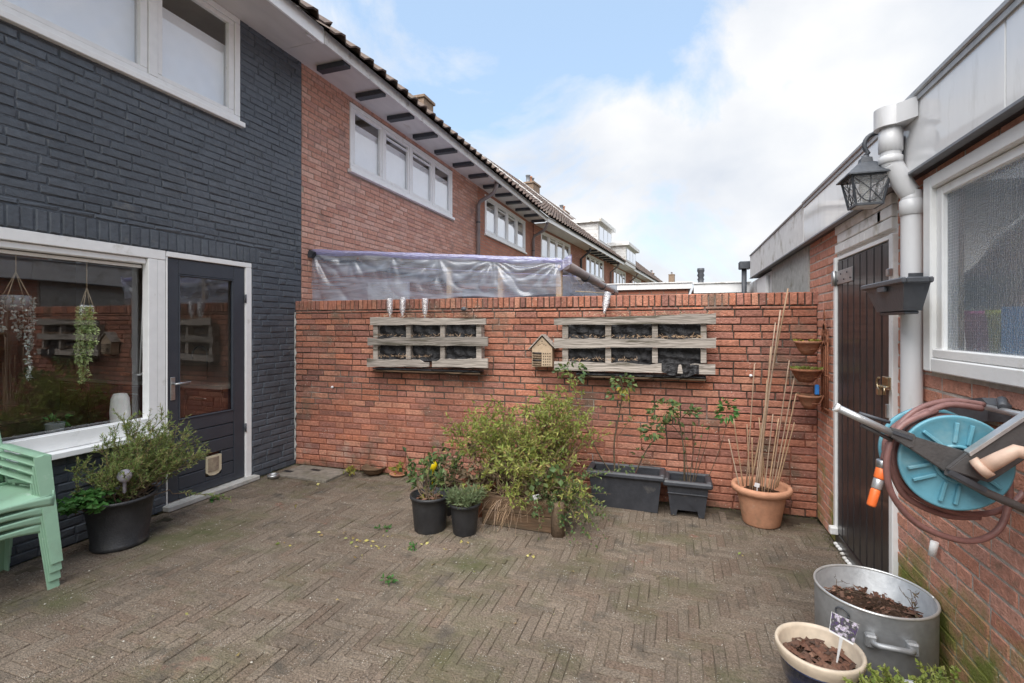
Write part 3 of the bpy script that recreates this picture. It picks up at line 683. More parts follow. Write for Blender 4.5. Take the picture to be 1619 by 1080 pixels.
def rear_windows(parent, O, d, n, y0, y1, z0, z1, lights, mat='white', glass='glass_far', blind=True):
    """a row of casements in one frame, on the wall plane O + d*s, facing n"""
    rz = Matrix((d, n, ZV)).transposed()
    def bx(mb, s0, s1, a, b, n0, n1, bev=.004): mb.box(O + d*((s0+s1)/2) + n*((n0+n1)/2) + ZV*((a+b)/2), (abs(s1-s0), abs(n1-n0), abs(b-a)), rz, bev)
    mb = MB(); bx(mb, y0, y1, z1-.05, z1, -.05, .012); bx(mb, y0, y1, z0, z0+.05, -.05, .012)
    st = (y1-y0)/lights
    for i in range(lights+1):
        c = y0+st*i; c = min(max(c, y0+.03), y1-.03); bx(mb, c-.03, c+.03, z0+.052, z1-.052, -.05, .01)
    wo = mb.build('window', M[mat], parent)
    sb = MB(); bx(sb, y0-.03, y1+.03, z0-.045, z0-.003, -.02, .05); sb.build('window_sill', M[mat], wo)
    for i in range(lights):
        a, b = y0+st*i+.034, y0+st*(i+1)-.034
        if i == 0: a = y0+.064
        if i == lights-1: b = y1-.064
        m_ = MB()
        for q in ((a, b, z0+.053, z0+.095), (a, b, z1-.095, z1-.053), (a, a+.04, z0+.097, z1-.097), (b-.04, b, z0+.097, z1-.097)): bx(m_, *q, -.035, .004, .003)
        if i in (1, 2) and lights > 3: bx(m_, a+.042, b-.042, z1-.16, z1-.14, -.035, .004, .003)
        m_.build('sash', M[mat], wo)
        p = MB(); p.poly([O + d*s_ + n*-.02 + ZV*z_ for s_, z_ in ((a+.03, z0+.085), (b-.03, z0+.085), (b-.03, z1-.085), (a+.03, z1-.085))]); p.build('pane', M[glass], wo)
        if blind:
            p = MB(); bx(p, a, b, z0+.06, z1-.20, -.06, -.056, 0); p.build('blind', M['blind'], wo)
    return wo
def eaves(parent, y0, y1, nbeam, first, step):
    MB().span((LX-.02, y0, EZ), (FXI-.022, y1, EZ+.02)).build('soffit', M['soffit'], parent)
    MB().span((FXI-.02, y0, EZ-.035), (FXI+.004, y1, EZ+.10), .003).build('fascia', M['fascia_old'], parent)
    for i in range(nbeam):
        yy = first+step*i
        MB().span((LX+.12, yy-.05, EZ-.06), (FXI-.03, yy+.05, EZ-.002), .004).build('rafter_end', M['beam_dark'], parent)
def pipe_down(parent, y, zt, m='pvc_dark'):
    p = MB(); x = LX+.06
    p.tube([(FXI-.06, y-.02, EZ-.01), (FXI-.07, y-.02, EZ-.10), (FXI-.14, y, EZ-.22), (x+.04, y, EZ-.36), (x, y, EZ-.45), (x, y, .2)], .04, 10)
    o = p.build('downpipe', M[m], parent)
    for z in (2.6, 3.6): MB().lathe((x, y, z), [(.047, 0), (.047, .03)], 10).build('pipe_bracket', M['iron'], o)

# red brick house A, right next door
hA = thing('brick_house', 'red brick terraced house adjoining the slate grey one, four tall white casements upstairs', 'house', (LX, 6.8, 0), group='terraced houses in the row')
A0, A1 = 4.33, 9.32
openA = [(5.16, 8.10, 3.44, 4.33)]
frA = (Vector((LX, 0, 0)), YV, ZV, XV)
wA = slab(frA, A0, A1, 0, 4.42, openA, .12, .007, 'wall', M['pink_joint'], hA)
ra = cut(bond(A0, A1, 1.3, 4.42, L=.212, H=.0622, jt=.010, wild=.3, seed=14), openA)
pieces(ra, frA, wA, M['pink_brick'], 'brick', 'small_bricks', depth=.03, ch=.004, rough=.002, proud=.002, tilt=.01, seed=15)
rear_windows(hA, Vector((LX, 0, 0)), YV, XV, 5.16, 8.10, 3.485, 4.33, 4)
MB().span((LX-.9, 4.4, 3.2), (LX-.88, 9.2, 4.45)).build('upper_room_wall', M['interior'], hA)
MB().span((LX-.9, 4.4, 4.46), (LX-.12, 9.2, 4.49)).build('upper_ceiling', M['interior'], hA)
eaves(hA, 4.06, 9.0, 7, 4.47, .69)
roof_sheet((FXI+.05, 4.06, 0), YV, XV, 4.94, 5.6, EZ+.07, hA, courses=10)
pipe_down(hA, 9.2, 4.4)

hB = thing('brick_house', 'red brick terraced house between two downpipes, second beyond the slate grey one', 'house', (LX, 11.2, 0), group='terraced houses in the row')
openB = [(9.70, 12.62, 3.44, 4.33)]
frB = (Vector((LX, 0, 0)), YV, ZV, XV)
wB = slab(frB, 9.325, 13.35, 0, 4.42, openB, .12, 0, 'wall', M['far_brick'], hB)
rear_windows(hB, Vector((LX, 0, 0)), YV, XV, 9.70, 12.62, 3.485, 4.33, 4)
MB().span((LX-.9, 9.4, 3.2), (LX-.88, 13.2, 4.45)).build('upper_room_wall', M['interior'], hB)
MB().span((LX-.9, 9.4, 4.46), (LX-.12, 13.2, 4.49)).build('upper_ceiling', M['interior'], hB)
eaves(hB, 9.0, 13.0, 6, 9.35, .70)
roof_sheet((FXI+.05, 9.0, 0), YV, XV, 4.0, 5.6, EZ+.07, hB, courses=10)
pipe_down(hB, 13.2, 4.4, 'pvc_dark')

chimney((-7.6, 13.5, 7.5), .5, .62, .98, 0, hB)
# the row beyond bends a little to the right
BA = R(5.4); bd = Vector((math.sin(BA), math.cos(BA), 0)); bn = Vector((math.cos(BA), -math.sin(BA), 0))
B0 = Vector((LX, 13.37, 0)) + Vector((.03, 0, 0))
fas0 = Vector((-3.40, 13.0, 0))
far_labels = ['pink brick terraced house with pale soffit where the row bends right', 'brick terraced house beyond a dark bracket, dark rafter ends under its eaves',
              'orange brick terraced house of the row with the larger dormer on its roof', 'brick terraced house with the smaller dormer further down the row',
              'distant terraced house near the far end of the row', 'last house at the far end of the terraced row']
S = [0, 4.9, 9.8, 14.7, 19.6, 25.5, 32.0]
roofO = fas0 + bn*.05
def roof_pt(u, v):                      # where a line of sight meets the far roofs
    nrm = bn*math.sin(SLOPE)+ZV*math.cos(SLOPE); return onP(u, v, roofO+ZV*(EZ+.12), nrm)
far = []
for i in range(6):
    s0, s1 = S[i], S[i+1]; L_ = s1-s0
    h = thing('brick_house', far_labels[i], 'house', tuple(B0+bd*(s0+L_/2)), -BA, 'terraced houses in the row'); far.append(h)
    z0w, z1w = 3.45, 4.33
    op = (s0+.55, s0+.55+2.9, z0w, z1w)
    slab((B0, bd, ZV, bn), s0, s1-.005, 0, EZ+.02, [op], .12, 0, 'wall', M['far_brick_b' if i in (0, 3) else 'far_brick'], h)
    rear_windows(h, B0, bd, bn, op[0], op[1], z0w+.04, z1w, 4)
    rz = Matrix((bd, bn, ZV)).transposed()
    MB().box(B0+bd*(s0+L_/2)-bn*.9+ZV*3.8, (L_-.4, .02, 1.2), rz).build('upper_room_wall', M['interior'], h)
    MB().box(B0+bd*(s0+L_/2)-bn*.51+ZV*4.5, (L_-.1, .76, .03), rz).build('upper_ceiling', M['interior'], h)
    MB().box(B0+bd*(s0+L_/2)+bn*.26+ZV*(EZ+.01), (L_-.002, .5, .02), rz).build('soffit', M['soffit'], h)
    MB().box(fas0+bd*(s0+L_/2)+ZV*(EZ+.035), (L_-.002, .024, .135), rz, .003).build('fascia', M['white'], h)
    if i == 1:
        for k in range(7): MB().box(B0+bd*(s0+.4+k*.68)+bn*.27+ZV*(EZ-.035), (.10, .42, .06), rz).build('rafter_end', M['beam_dark'], h)
    roof_sheet(roofO+bd*s0, bd, bn, L_-.01, 5.6, EZ+.10, h, courses=16)
    rp = B0+bd*(s1-.35)+bn*.07
    p = MB(); p.tube([rp+bn*.36+ZV*(EZ-.05), rp+bn*.3+ZV*(EZ-.2), rp+ZV*(EZ-.42), rp+ZV*.3], .045, 8); p.build('downpipe', M['iron' if i == 0 else 'pvc_dark'], h)
# white verge strips on the roofs where two houses meet
for (s, hh) in ((2.6, far[0]), (7.4, far[1]), (12.2, far[2])):
    nrm = bn*math.sin(SLOPE)+ZV*math.cos(SLOPE); upv = (-bn*math.cos(SLOPE)+ZV*math.sin(SLOPE))
    a = roofO+bd*s+ZV*(EZ+.11)+nrm*.075; MB().beam(a+upv*1.6, a+upv*5.4, .14, .03, up=nrm).build('roof_flashing', M['white_old'], hh)
def dormer(u0, v0, u1, v1, parent, wdt, hgt):
    """u1,v1: foot of its front right corner on the roof"""
    foot = roof_pt(u1, v1); rz = Matrix((bd, bn, ZV)).transposed(); dep = hgt/math.tan(SLOPE)+.2
    c = foot - bd*(wdt/2) - bn*(dep/2)
    b = MB(); b.box(c+ZV*(hgt/2-.05), (wdt, dep, hgt+.1), rz); o = b.build('dormer', M['white_old'], parent)
    t = MB(); t.box(c+ZV*(hgt+.09), (wdt+.3, dep+.35, .17), rz, .01); t.build('dormer_roof', M['white_old'], o)
    k = 3
    for i in range(k):
        s = -wdt/2+.12+(wdt-.24)/k*(i+.5)
        p = MB(); p.box(foot - bd*(wdt/2) + bd*s + bn*.006 + ZV*(hgt*.52), ((wdt-.24)/k-.1, .03, hgt*.66), rz); p.build('dormer_pane', M['glass_far'], o)
    # horizontal cladding boards on the cheek that faces us
    for i in range(5):
        z = .12+hgt*.85*i/5; q = MB(); q.box(c-bd*(wdt/2+.008)+ZV*(z+.08), (.014, dep*.98, hgt*.85/5-.02), rz); q.build('cladding_board', M['white_old'], o)
dormer(0, 0, 967, 397, far[2], 2.6, .88)
dormer(0, 0, 1005, 424, far[3], 2.6, .78)
def ridge_pt(u, v, setb=4.2):
    n_ = bn; return onP(u, v, fas0 - bn*setb, n_)
for (u, vt, vb, wdt, pots, h) in ((838, 291, 325, .85, 3, far[0]), (889, 335, 360, .7, 2, far[1]), (1030, 432, 447, .7, 2, far[4]), (1062, 434, 450, 1.1, 3, far[5])):
    a, b = ridge_pt(u, vt), ridge_pt(u, vb); chimney((a.x, a.y, b.z-.6), wdt*.8, wdt, a.z-b.z+.5, pots, h, -BA)
def smooth(pts, k=5):
    out = []
    for i in range(len(pts)-1):
        p0, p1, p2, p3 = pts[max(i-1, 0)], pts[i], pts[i+1], pts[min(i+2, len(pts)-1)]
        for j in range(k):
            t = j/k; out.append(.5*((2*p1)+(p2-p0)*t+(2*p0-5*p1+4*p2-p3)*t*t+(3*p1-p0-3*p2+p3)*t**3))
    return out+[pts[-1]]
# ------------------------------------------------------------------ brick shed on the right
shed = thing('garden_shed', 'low brick shed with glossy white roof edge, black plank door and wired glass window', 'shed', (RX, 2.0, 0))
frS = (Vector((RX, 0, 0)), YV, ZV, -XV)
sd0, sd1 = 2.90, 3.87
sw0, sw1, swz0, swz1 = .75, 2.56, 1.305, 2.13
OPS = [(sd0, sd1, -.01, 2.17), (sw0, sw1, swz0, swz1)]
wS = slab(frS, -1.6, 4.62, 0, 2.19, OPS, .11, .004, 'wall', M['shed_mortar'], shed)
rs = cut(bond(-1.6, 4.60, 0, 2.19, L=.215, H=.0645, jt=.011, wild=.25, seed=33), OPS)
pieces(rs, frS, wS, M['shed_brick'], 'brick', 'small_bricks', depth=.03, ch=.003, rough=.002, proud=.0015, tilt=.008, seed=34)
# grey block pier beyond the garden wall
MB().span((RX-.004, 4.63, 0), (RX+.12, 6.3, 2.17)).build('block_pier', M['concrete'], shed)
MB().span((RX+.02, 6.31, 0), (RX+.12, 9.5, 2.15)).build('far_wall', M['white_old'], shed)
MB().span((RX-.02, 6.6, 1.3), (RX+.015, 7.3, 2.12), .004).build('far_window_frame', M['white'], shed)
# roof edge
FX = .965
seams = [-1.6, .25, 1.93, 4.50, 7.6]
for i, (a, b) in enumerate(zip(seams, seams[1:])):
    MB().span((FX, a+.003, 2.175), (FX+.02, b-.003, 2.475), .002).build('fascia_panel', M['panel'] if i < 3 else M['white_old'], shed)
c = MB(); c.span((FX-.016, -1.6, 2.478), (FX+.12, 4.5, 2.505), .006); c.span((FX-.008, -1.6, 2.455), (FX-.001, 4.5, 2.476)); c.span((FX-.012, 4.51, 2.478), (FX+.12, 7.6, 2.50), .006)
c.build('roof_trim', M['trim_grey'], shed)
c = MB(); c.span((FX-.008, -1.6, 2.163), (FX+.03, 7.6, 2.173)); c.build('fascia_drip', M['lead'], shed)
MB().span((FX+.022, -1.6, 2.166), (RX+.1, 7.6, 2.19)).build('soffit', M['beam_dark'], shed)
ro = MB(); ro.span((FX+.03, 3.8, 2.40), (4.6, 7.58, 2.49)); ro.span((FX+.03, -1.6, 2.40), (4.6, .55, 2.49)); ro.span((FX+.03, .551, 2.40), (1.35, 3.799, 2.49)); ro.span((4.2, .551, 2.40), (4.6, 3.799, 2.49)); ro.build('roof', M['lead'], shed)
MB().poly([(1.34, .55, 2.485), (4.2, .55, 2.485), (4.2, 3.8, 2.485), (1.34, 3.8, 2.485)]).build('roof_light', M['roof_glass'], shed)  # unseen roof opening, added and widened to let daylight into the shed
MB().span((4.45, -1.6, 0), (4.6, 7.6, 2.40)).build('back_wall', M['shed_inside'], shed)
MB().span((RX+.12, -1.6, 0), (4.44, -1.5, 2.40)).build('end_wall', M['shed_inside'], shed)
MB().span((RX+.12, 4.2, 0), (4.44, 4.3, 2.40)).build('partition', M['shed_inside'], shed)
MB().span((RX+.12, -1.49, 0), (4.44, 4.19, .02)).build('floor', M['concrete'], shed)
h = MB(); h.span((.83, 7.62, 2.31), (.98, 7.77, 2.42), .01); h.tube([(.90, 7.70, 2.31), (.90, 7.70, 1.2)], .035, 10); h.build('hopper', M['iron'], shed)

# white painted brick lintel above the door
for k in range(3):
    for i in range(5): MB().box((RX-.004, sd0+.02+.186*i+.093-(.05 if k % 2 else 0)*(0 < i), 1.985+.063*k+.031), (.03, .182, .058), None, .004).build('lintel_brick', M['white_old'], shed)
MB().span((RX+.006, sd0, 1.965), (RX+.1, sd1, 2.172)).build('lintel_core', M['white_old'], shed)
fr = MB(); fr.span((RX-.022, sd0, .10), (RX+.06, sd0+.045, 1.962), .004); fr.span((RX-.022, sd1-.045, .10), (RX+.06, sd1, 1.962), .004); fr.span((RX-.01, sd0+.047, 1.94), (RX+.06, sd1-.047, 1.964), .003)
fr.build('door_frame', M['white'], shed)
MB().span((RX-.01, sd0, 0), (RX+.08, sd1, .095), .006).build('threshold', M['door_black'], shed)
f = MB()                                     # expanding foam squeezed under the frame
pr = random.Random(4)
for i in range(9): f.lathe((RX-.018, sd0+.55+i*.047, .02+pr.uniform(-.01, .01)), [(.0, -.012), (.014, -.006), (.016, .004), (.0, .012)], 7)
f.build('foam_filler', M['white_old'], shed)
db = sd0+.05; n = 8; bw = (sd1-.05-db)/n
door = MB().span((RX+.02, db, .105), (RX+.035, sd1-.05, 1.935)).build('door', M['door_black'], shed, label='black glossy plank door of the shed')
for i in range(n):
    MB().span((RX-.012, db+i*bw+.0035, .105), (RX+.019, db+(i+1)*bw-.0035, 1.932), .006).build('board', M['door_black'], door)
for z in (1.82,):
    hg = MB(); hg.span((RX-.019, sd1-.37, z-.045), (RX-.0125, sd1-.05, z+.045), .002); hg.tube([(RX-.028, sd1-.045, z-.05), (RX-.028, sd1-.045, z+.05)], .011, 8); hg.span((RX-.03, sd1-.03, z-.05), (RX-.023, sd1+.02, z+.05), .002)
    ho = hg.build('strap_hinge', M['galv'] if z > 1 else M['white_old'], door)
    for k in range(5): MB().lathe((RX-.0195, sd1-.09-.062*k, z+(.02 if k % 2 else -.02)), [(.007, 0), (.004, .004)], 8, M=Matrix.Rotation(R(-90), 3, 'Y')).build('bolt', M['iron'], ho)
L0 = onX(1402, 606, RX-.03)
lk = MB(); lk.span(L0+Vector((-.004, -.03, -.03)), L0+Vector((.018, .05, .032)), .003); lk.tube([L0+Vector((-.014, -.06, -.02)), L0+Vector((-.014, .05, -.02))], .009, 8); lk.tube([L0+Vector((-.014, -.06, -.02)), L0+Vector((-.035, -.075, -.02)), L0+Vector((-.035, -.075, -.05))], .007, 6)
lk.tube([L0+Vector((-.022, .03, -.005+.03*math.cos(t*.5)))+Vector((0, .03*math.sin(t*.5), 0)) for t in range(10)], .006, 6)
lk.span(L0+Vector((-.03, .015, -.065)), L0+Vector((-.012, .05, -.03)), .003)
lk.build('latch', M['brass'], door)
kb = onX(1405, 650, RX-.02); MB().span(kb+Vector((-.012, -.012, -.035)), kb+Vector((.008, .012, .035)), .003).build('bolt_plate', M['galv'], door)
tb = onX(1407, 431, RX-.03); MB().span(tb+Vector((-.012, -.014, -.018)), tb+Vector((.01, .02, .02)), .004).build('turn_button', M['steel'], door)
ib = onX(1318, 838, RX-.03); MB().box(ib, (.05, .05, .05), None, .006).build('door_stop', M['white_old'], shed)

# window with wired cathedral glass
w = MB(); xa, xb = RX-.03, RX+.05
w.span((xa, sw1-.065, swz0+.002), (xb, sw1, swz1), .005); w.span((xa, sw0, swz0+.002), (xb, sw0+.065, swz1), .005); w.span((xa, sw0+.067, swz1-.055), (xb, sw1-.067, swz1), .005); w.span((xa, sw0+.067, swz0+.002), (xb, sw1-.067, swz0+.06), .005)
wo = w.build('window', M['white'], shed)
s = MB(); s.span((xa+.02, sw1-.115, swz0+.09), (xb-.005, sw1-.067, swz1-.058), .004); s.span((xa+.02, sw0+.067, swz0+.09), (xb-.005, sw0+.115, swz1-.058), .004); s.span((xa+.006, sw0+.067, swz0+.062), (xb-.005, sw1-.067, swz0+.098), .004); s.span((xa+.02, sw0+.117, swz1-.095), (xb-.005, sw1-.117, swz1-.058), .004)
s.build('sash', M['white'], wo)
m, N, L, B = nmat('wired_cathedral_glass'); N.remove(B); out = N['Material Output']
tr = N.new('ShaderNodeBsdfTransparent'); rf_ = N.new('ShaderNodeBsdfRefraction'); rf_.inputs['Roughness'].default_value = .30; rf_.inputs['IOR'].default_value = 1.15
tl = N.new('ShaderNodeBsdfTranslucent'); tl.inputs[0].default_value = (.66, .76, .84, 1); gl = N.new('ShaderNodeBsdfGlossy'); gl.inputs['Roughness'].default_value = .22; df = N.new('ShaderNodeBsdfDiffuse'); df.inputs[0].default_value = (.58, .68, .76, 1)
pos = N.new('ShaderNodeNewGeometry').outputs['Position']
wv = N.new('ShaderNodeTexNoise'); wv.inputs['Scale'].default_value = 70; wv.inputs['Detail'].default_value = 3
mp = N.new('ShaderNodeMapping'); mp.inputs['Scale'].default_value = (1, 1, .35); L.new(pos, mp.inputs[0]); L.new(mp.outputs[0], wv.inputs['Vector'])
bp = N.new('ShaderNodeBump'); bp.inputs['Strength'].default_value = .10; bp.inputs['Distance'].default_value = .01; L.new(wv.outputs['Fac'], bp.inputs['Height'])
for x in (rf_, gl): L.new(bp.outputs[0], x.inputs['Normal'])
def mixs(f, a, b):
    x = N.new('ShaderNodeMixShader'); L.new(a.outputs[0], x.inputs[1]); L.new(b.outputs[0], x.inputs[2])
    if isinstance(f, float): x.inputs[0].default_value = f
    else: L.new(f, x.inputs[0])
    return x
body = mixs(.20, mixs(.62, tr, rf_), mixs(.6, df, tl)); L.new(mixs(schlick(N, L, 1.5), body, gl).outputs[0], out.inputs[0])  # pale blue share puts sky haze and dirt into the glass colour
MB().poly([(RX+.008, sw0+.1, swz0+.095), (RX+.008, sw1-.1, swz0+.095), (RX+.008, sw1-.1, swz1-.09), (RX+.008, sw0+.1, swz1-.09)]).build('pane', m, wo)
wm = MB()
y = sw0+.11
while y < sw1-.1: wm.box((RX+.0065, y, (swz0+swz1)/2), (.0004, .0005, swz1-swz0-.19)); y += .0127
z = swz0+.1
while z < swz1-.1: wm.box((RX+.0065, (sw0+sw1)/2, z), (.0004, sw1-sw0-.2, .0005)); z += .0127
wm.build('glass_wire', M['galv'], wo, kind='stuff')
# what stands behind it
def inside(name, a, b, mat, label, cat, bev=.01):
    o = MB().span(a, b, bev).build(name, mat, None); return tag(o, label, cat)
t = MB(); t.span((RX+.125, .9, 1.24), (RX+.75, 2.86, 1.27), .003)
for y in (.95, 2.8):
    for x in (RX+.17, RX+.7): t.span((x-.02, y-.02, .02), (x+.02, y+.02, 1.239))
tag(t.build('workbench', M['old_plank'], None), 'wooden bench behind the wired glass shed window', 'bench')
cr = MB(); cx0, cy0, cx1, cy1 = RX+.14, 1.95, RX+.42, 2.37; cr.span((cx0, cy0, 1.272), (cx1, cy1, 1.31)); cr.span((cx0, cy0, 1.312), (cx0+.015, cy1, 1.57), .004); cr.span((cx1-.015, cy0, 1.312), (cx1, cy1, 1.57), .004); cr.span((cx0+.017, cy0, 1.312), (cx1-.017, cy0+.015, 1.57), .004); cr.span((cx0+.017, cy1-.015, 1.312), (cx1-.017, cy1, 1.57), .004)
tag(cr.build('storage_crate', M['sky_blue_crate'], None), 'sky blue crate blurred behind the wired shed window', 'crate')
for nm, mt, y, z, lb in (('toy_bucket', 'lime_plastic', 2.47, 1.272, 'lime yellow bucket blurred behind the shed window'), ('toy_bucket', 'pink_plastic', 2.64, 1.272, 'pink bucket blurred behind the shed window, left of the lime one')):
    tag(MB().lathe((RX+.22, y, z), [(.052, 0), (.068, .27), (.074, .27), (.074, .29), (.064, .29), (.05, .02), (0, .02)], 20).build(nm, M[mt], None), lb, 'bucket')
g = MB(); g.grid(lambda a, b: Vector((RX+.50+.1*math.sin(b*5+a*3), 2.3+a*1.3, 1.58+.55*(1-a)*(b)+.16*b+.03*math.sin(a*14)*math.sin(b*9))), 24, 12)
tag(g.build('dust_sheet', M['grey_cloth'], None), 'pale dust sheet hanging in the shed, blurred by the window glass', 'sheet')

# rain pipe with offset and hopper
px, py = .985, 2.625
dp = thing('rain_pipe', 'pale grey plastic rain pipe with an offset bend beside the shed window', 'drainpipe', (px, py, 0))
p0 = onY(1408, 252, py); ux = p0.x
p = MB(); p.tube(smooth([Vector(q_) for q_ in [(ux, py, 2.39), (ux, py, 2.245), (ux+.004, py, 2.225), (ux+.020, py, 2.195), (px-.022, py, 2.115), (px-.004, py, 2.085), (px, py, 2.06), (px, py, 1.6), (px, py, 1.10), (px+.004, py, 1.04), (px+.03, py, 1.0), (RX+.03, py, .985)]], 4), .040, 20)
p.build('pipe', M['pvc'], dp)
for (x, z, hh) in ((ux, 2.33, .10), (ux, 2.245, .035), (px, 2.025, .07)):
    MB().lathe((x, py, z-hh/2), [(.0405, 0), (.0455, .003), (.0455, hh-.003), (.0405, hh)], 20).build('collar', M['pvc'], dp)
hp = MB(); hz0, hz1 = 2.388, 2.474
out = [Vector((FX-.004, py-.125, hz0)), Vector((FX-.004, py+.05, hz0))] + [Vector((ux+.062*math.cos(t), py+.062*math.sin(t), hz0)) for t in [R(90+7.5*k) for k in range(25)]]
hp.prism(out, (0, 0, hz1-hz0)); hp.build('outlet', M['pvc'], dp)
MB().span((px-.03, py-.05, 1.70), (RX-.004, py-.045, 1.73)).build('pipe_bracket', M['iron'], dp)

# ------------------------------------------------------------------ lantern
ly, lx, lz = 2.69, .83, 2.06
ln = thing('wall_lantern', 'black iron wall lantern with leaded clear panes hanging from a curled bracket', 'lantern', (FX, ly, lz))
hb_ = .128; 
def lev(z): return .052 + (z-lz)/.13*.022             # half width of the tapering body
b = MB()
for sx in (-1, 1):
    for sy in (-1, 1): b.beam((lx+sx*lev(lz), ly+sy*lev(lz), lz), (lx+sx*lev(lz+.13), ly+sy*lev(lz+.13), lz+.13), .008, .008)
for z in (lz, lz+.13):
    l = lev(z)
    for s_ in (-1, 1): b.box((lx+s_*l, ly, z), (.008, 2*l+.008, .010)); b.box((lx, ly+s_*l, z), (2*l-.009, .008, .010))
b.build('cage', M['iron'], ln)
for k in range(4):
    a = k*math.pi/2; n_ = Vector((math.cos(a), math.sin(a), 0)); t_ = Vector((-math.sin(a), math.cos(a), 0)); c0 = Vector((lx, ly, 0))
    def fp(s, q): z = lz+.006+.118*q; return c0 + n_*(lev(z)+.002) + t_*(s*lev(z)*.94) + ZV*z
    cm = MB()
    cm.tube([fp(math.cos(x), .05+.75*(1-math.sin(x))) for x in [math.pi*i/10 for i in range(11)]], .0022, 5)
    cm.tube([fp(-.9+1.8*i/8, .95-.9*(i/8)) for i in range(9)], .002, 5); cm.tube([fp(.9-1.8*i/8, .95-.9*(i/8)) for i in range(9)], .002, 5)
    cm.tube([fp(0, 0), fp(0, 1)], .002, 5)
    cm.build('leading', M['iron'], ln)
    MB().poly([c0+n_*(lev(lz)-.001)+t_*(-.047)+ZV*(lz+.006), c0+n_*(lev(lz)-.001)+t_*.047+ZV*(lz+.006), c0+n_*(lev(lz+.12)-.001)+t_*.066+ZV*(lz+.124), c0+n_*(lev(lz+.12)-.001)+t_*(-.066)+ZV*(lz+.124)]).build('pane', M['lamp_glass'], ln)
MB().box((lx, ly, lz-.004), (.09, .09, .004)).build('base_plate', M['white_old'], ln)
rf = MB(); rf.lathe((lx, ly, lz+.137), [(.132, -.006), (.132, 0), (.05, .058), (.034, .064), (.030, .085), (.02, .09)], 4, rot=math.pi/4, smooth=False); rf.build('hood', M['iron'], ln)
ar = MB(); arc = []
for i in range(15):
    t = math.pi*(1.25 - 1.35*i/14); arc.append((lx+.048+.052*math.cos(t), ly, lz+.285+.052*math.sin(t)))
ar.tube([(lx, ly, lz+.215), (lx, ly, lz+.235)] , .016, 8); ar.tube([(lx, ly, lz+.235)]+arc+[(FX-.02, ly, lz+.255), (FX-.008, ly, lz+.24)], .010, 8)
ar.build('bracket', M['iron'], ln)
MB().lathe((FX-.012, ly, lz+.235), [(.050, 0), (.050, .008), (.02, .012)], 20, sx=1.5, M=Matrix.Rotation(R(90), 3, 'Y')).build('back_plate', M['iron'], ln)
MB().lathe((lx, ly, lz+.02), [(.012, 0), (.012, .03), (.024, .05), (.028, .07), (.018, .095), (0, .10)], 14).build('bulb', M['ceramic'], ln)

# ------------------------------------------------------------------ rail planter on the pipe
rp = thing('rail_planter', 'empty dark grey trough planter hooked on the rain pipe, its ends sloping', 'planter', (.89, 2.54, 1.55))
def tp(z, y0, y1, x0, x1): return [Vector((x0, y0, z)), Vector((x1, y0, z)), Vector((x1, y1, z)), Vector((x0, y1, z))]
bm_ = MB(); zt, zb = 1.685, 1.562
o1, o2 = tp(zb, 2.40, 2.68, .872, .935), tp(zt, 2.33, 2.765, .848, .94)
i1, i2 = tp(zb+.01, 2.41, 2.67, .877, .93), tp(zt, 2.338, 2.757, .856, .934)
for i in range(4):
    j = (i+1) % 4; bm_.poly([o1[i], o1[j], o2[j], o2[i]]); bm_.poly([i1[j], i1[i], i2[i], i2[j]])
bm_.poly(o1[::-1]); bm_.poly(i1); bm_.build('trough', M['grey_plastic'], rp)
r_ = MB()
for (a, b) in (((.836, 2.315), (.855, 2.78)), ((.930, 2.315), (.942, 2.78))): r_.span((a[0], a[1], zt-.016), (b[0], b[1], zt+.008), .005)
for (a, b) in (((.856, 2.315), (.929, 2.336)), ((.856, 2.759), (.929, 2.78))): r_.span((a[0], a[1], zt-.016), (b[0], b[1], zt+.008), .005)
r_.build('rim', M['grey_plastic'], rp)
MB().span((.838, 2.50, zt-.04), (.852, 2.58, zt-.017), .003).build('rim_lug', M['grey_plastic'], rp)
MB().span((.878, 2.41, zb-.014), (.93, 2.67, zb-.001), .004).build('foot_rail', M['grey_plastic'], rp)
MB().tube([(.94, 2.54, zt), (.985, 2.55, zt-.002), (RX, 2.556, zt-.012)], .010, 6).build('hook', M['iron'], rp)

# ------------------------------------------------------------------ rusty wall rack with three bowls
ry = 4.10
rk = thing('wall_plant_rack', 'rusty iron wall rack with leaf finial and three bowls, beside the shed door', 'plant rack', (RX, ry, .85))
r_ = MB()
for yy in (4.00, 4.05, 4.10, 4.15): r_.tube([(RX-.022, yy, .87+.03*abs(yy-4.07)), (RX-.022, yy, 1.46)], .006, 6)
for z in (.90, 1.14, 1.40): r_.tube([(RX-.022, 3.985, z), (RX-.022, 4.165, z)], .006, 6)
r_.build('rack_frame', M['rust'], rk)
lf = [(0, 0), (.018, .02), (.022, .045), (0, .085), (-.022, .045), (-.018, .02)]
for (yy, zz, a) in ((4.07, 1.53, 0), (4.03, 1.45, .5), (4.11, 1.45, -.5), (4.07, 1.44, 0), (4.00, 1.38, .8), (4.14, 1.38, -.8), (4.045, 1.36, .2), (4.10, 1.36, -.2)):
    ca, sa = math.cos(a), math.sin(a)
    MB().prism([Vector((RX-.03, yy+p[0]*ca+p[1]*sa, zz+p[1]*ca-p[0]*sa)) for p in lf], (.006, 0, 0)).build('iron_leaf', M['rust'], rk)
bowls = []
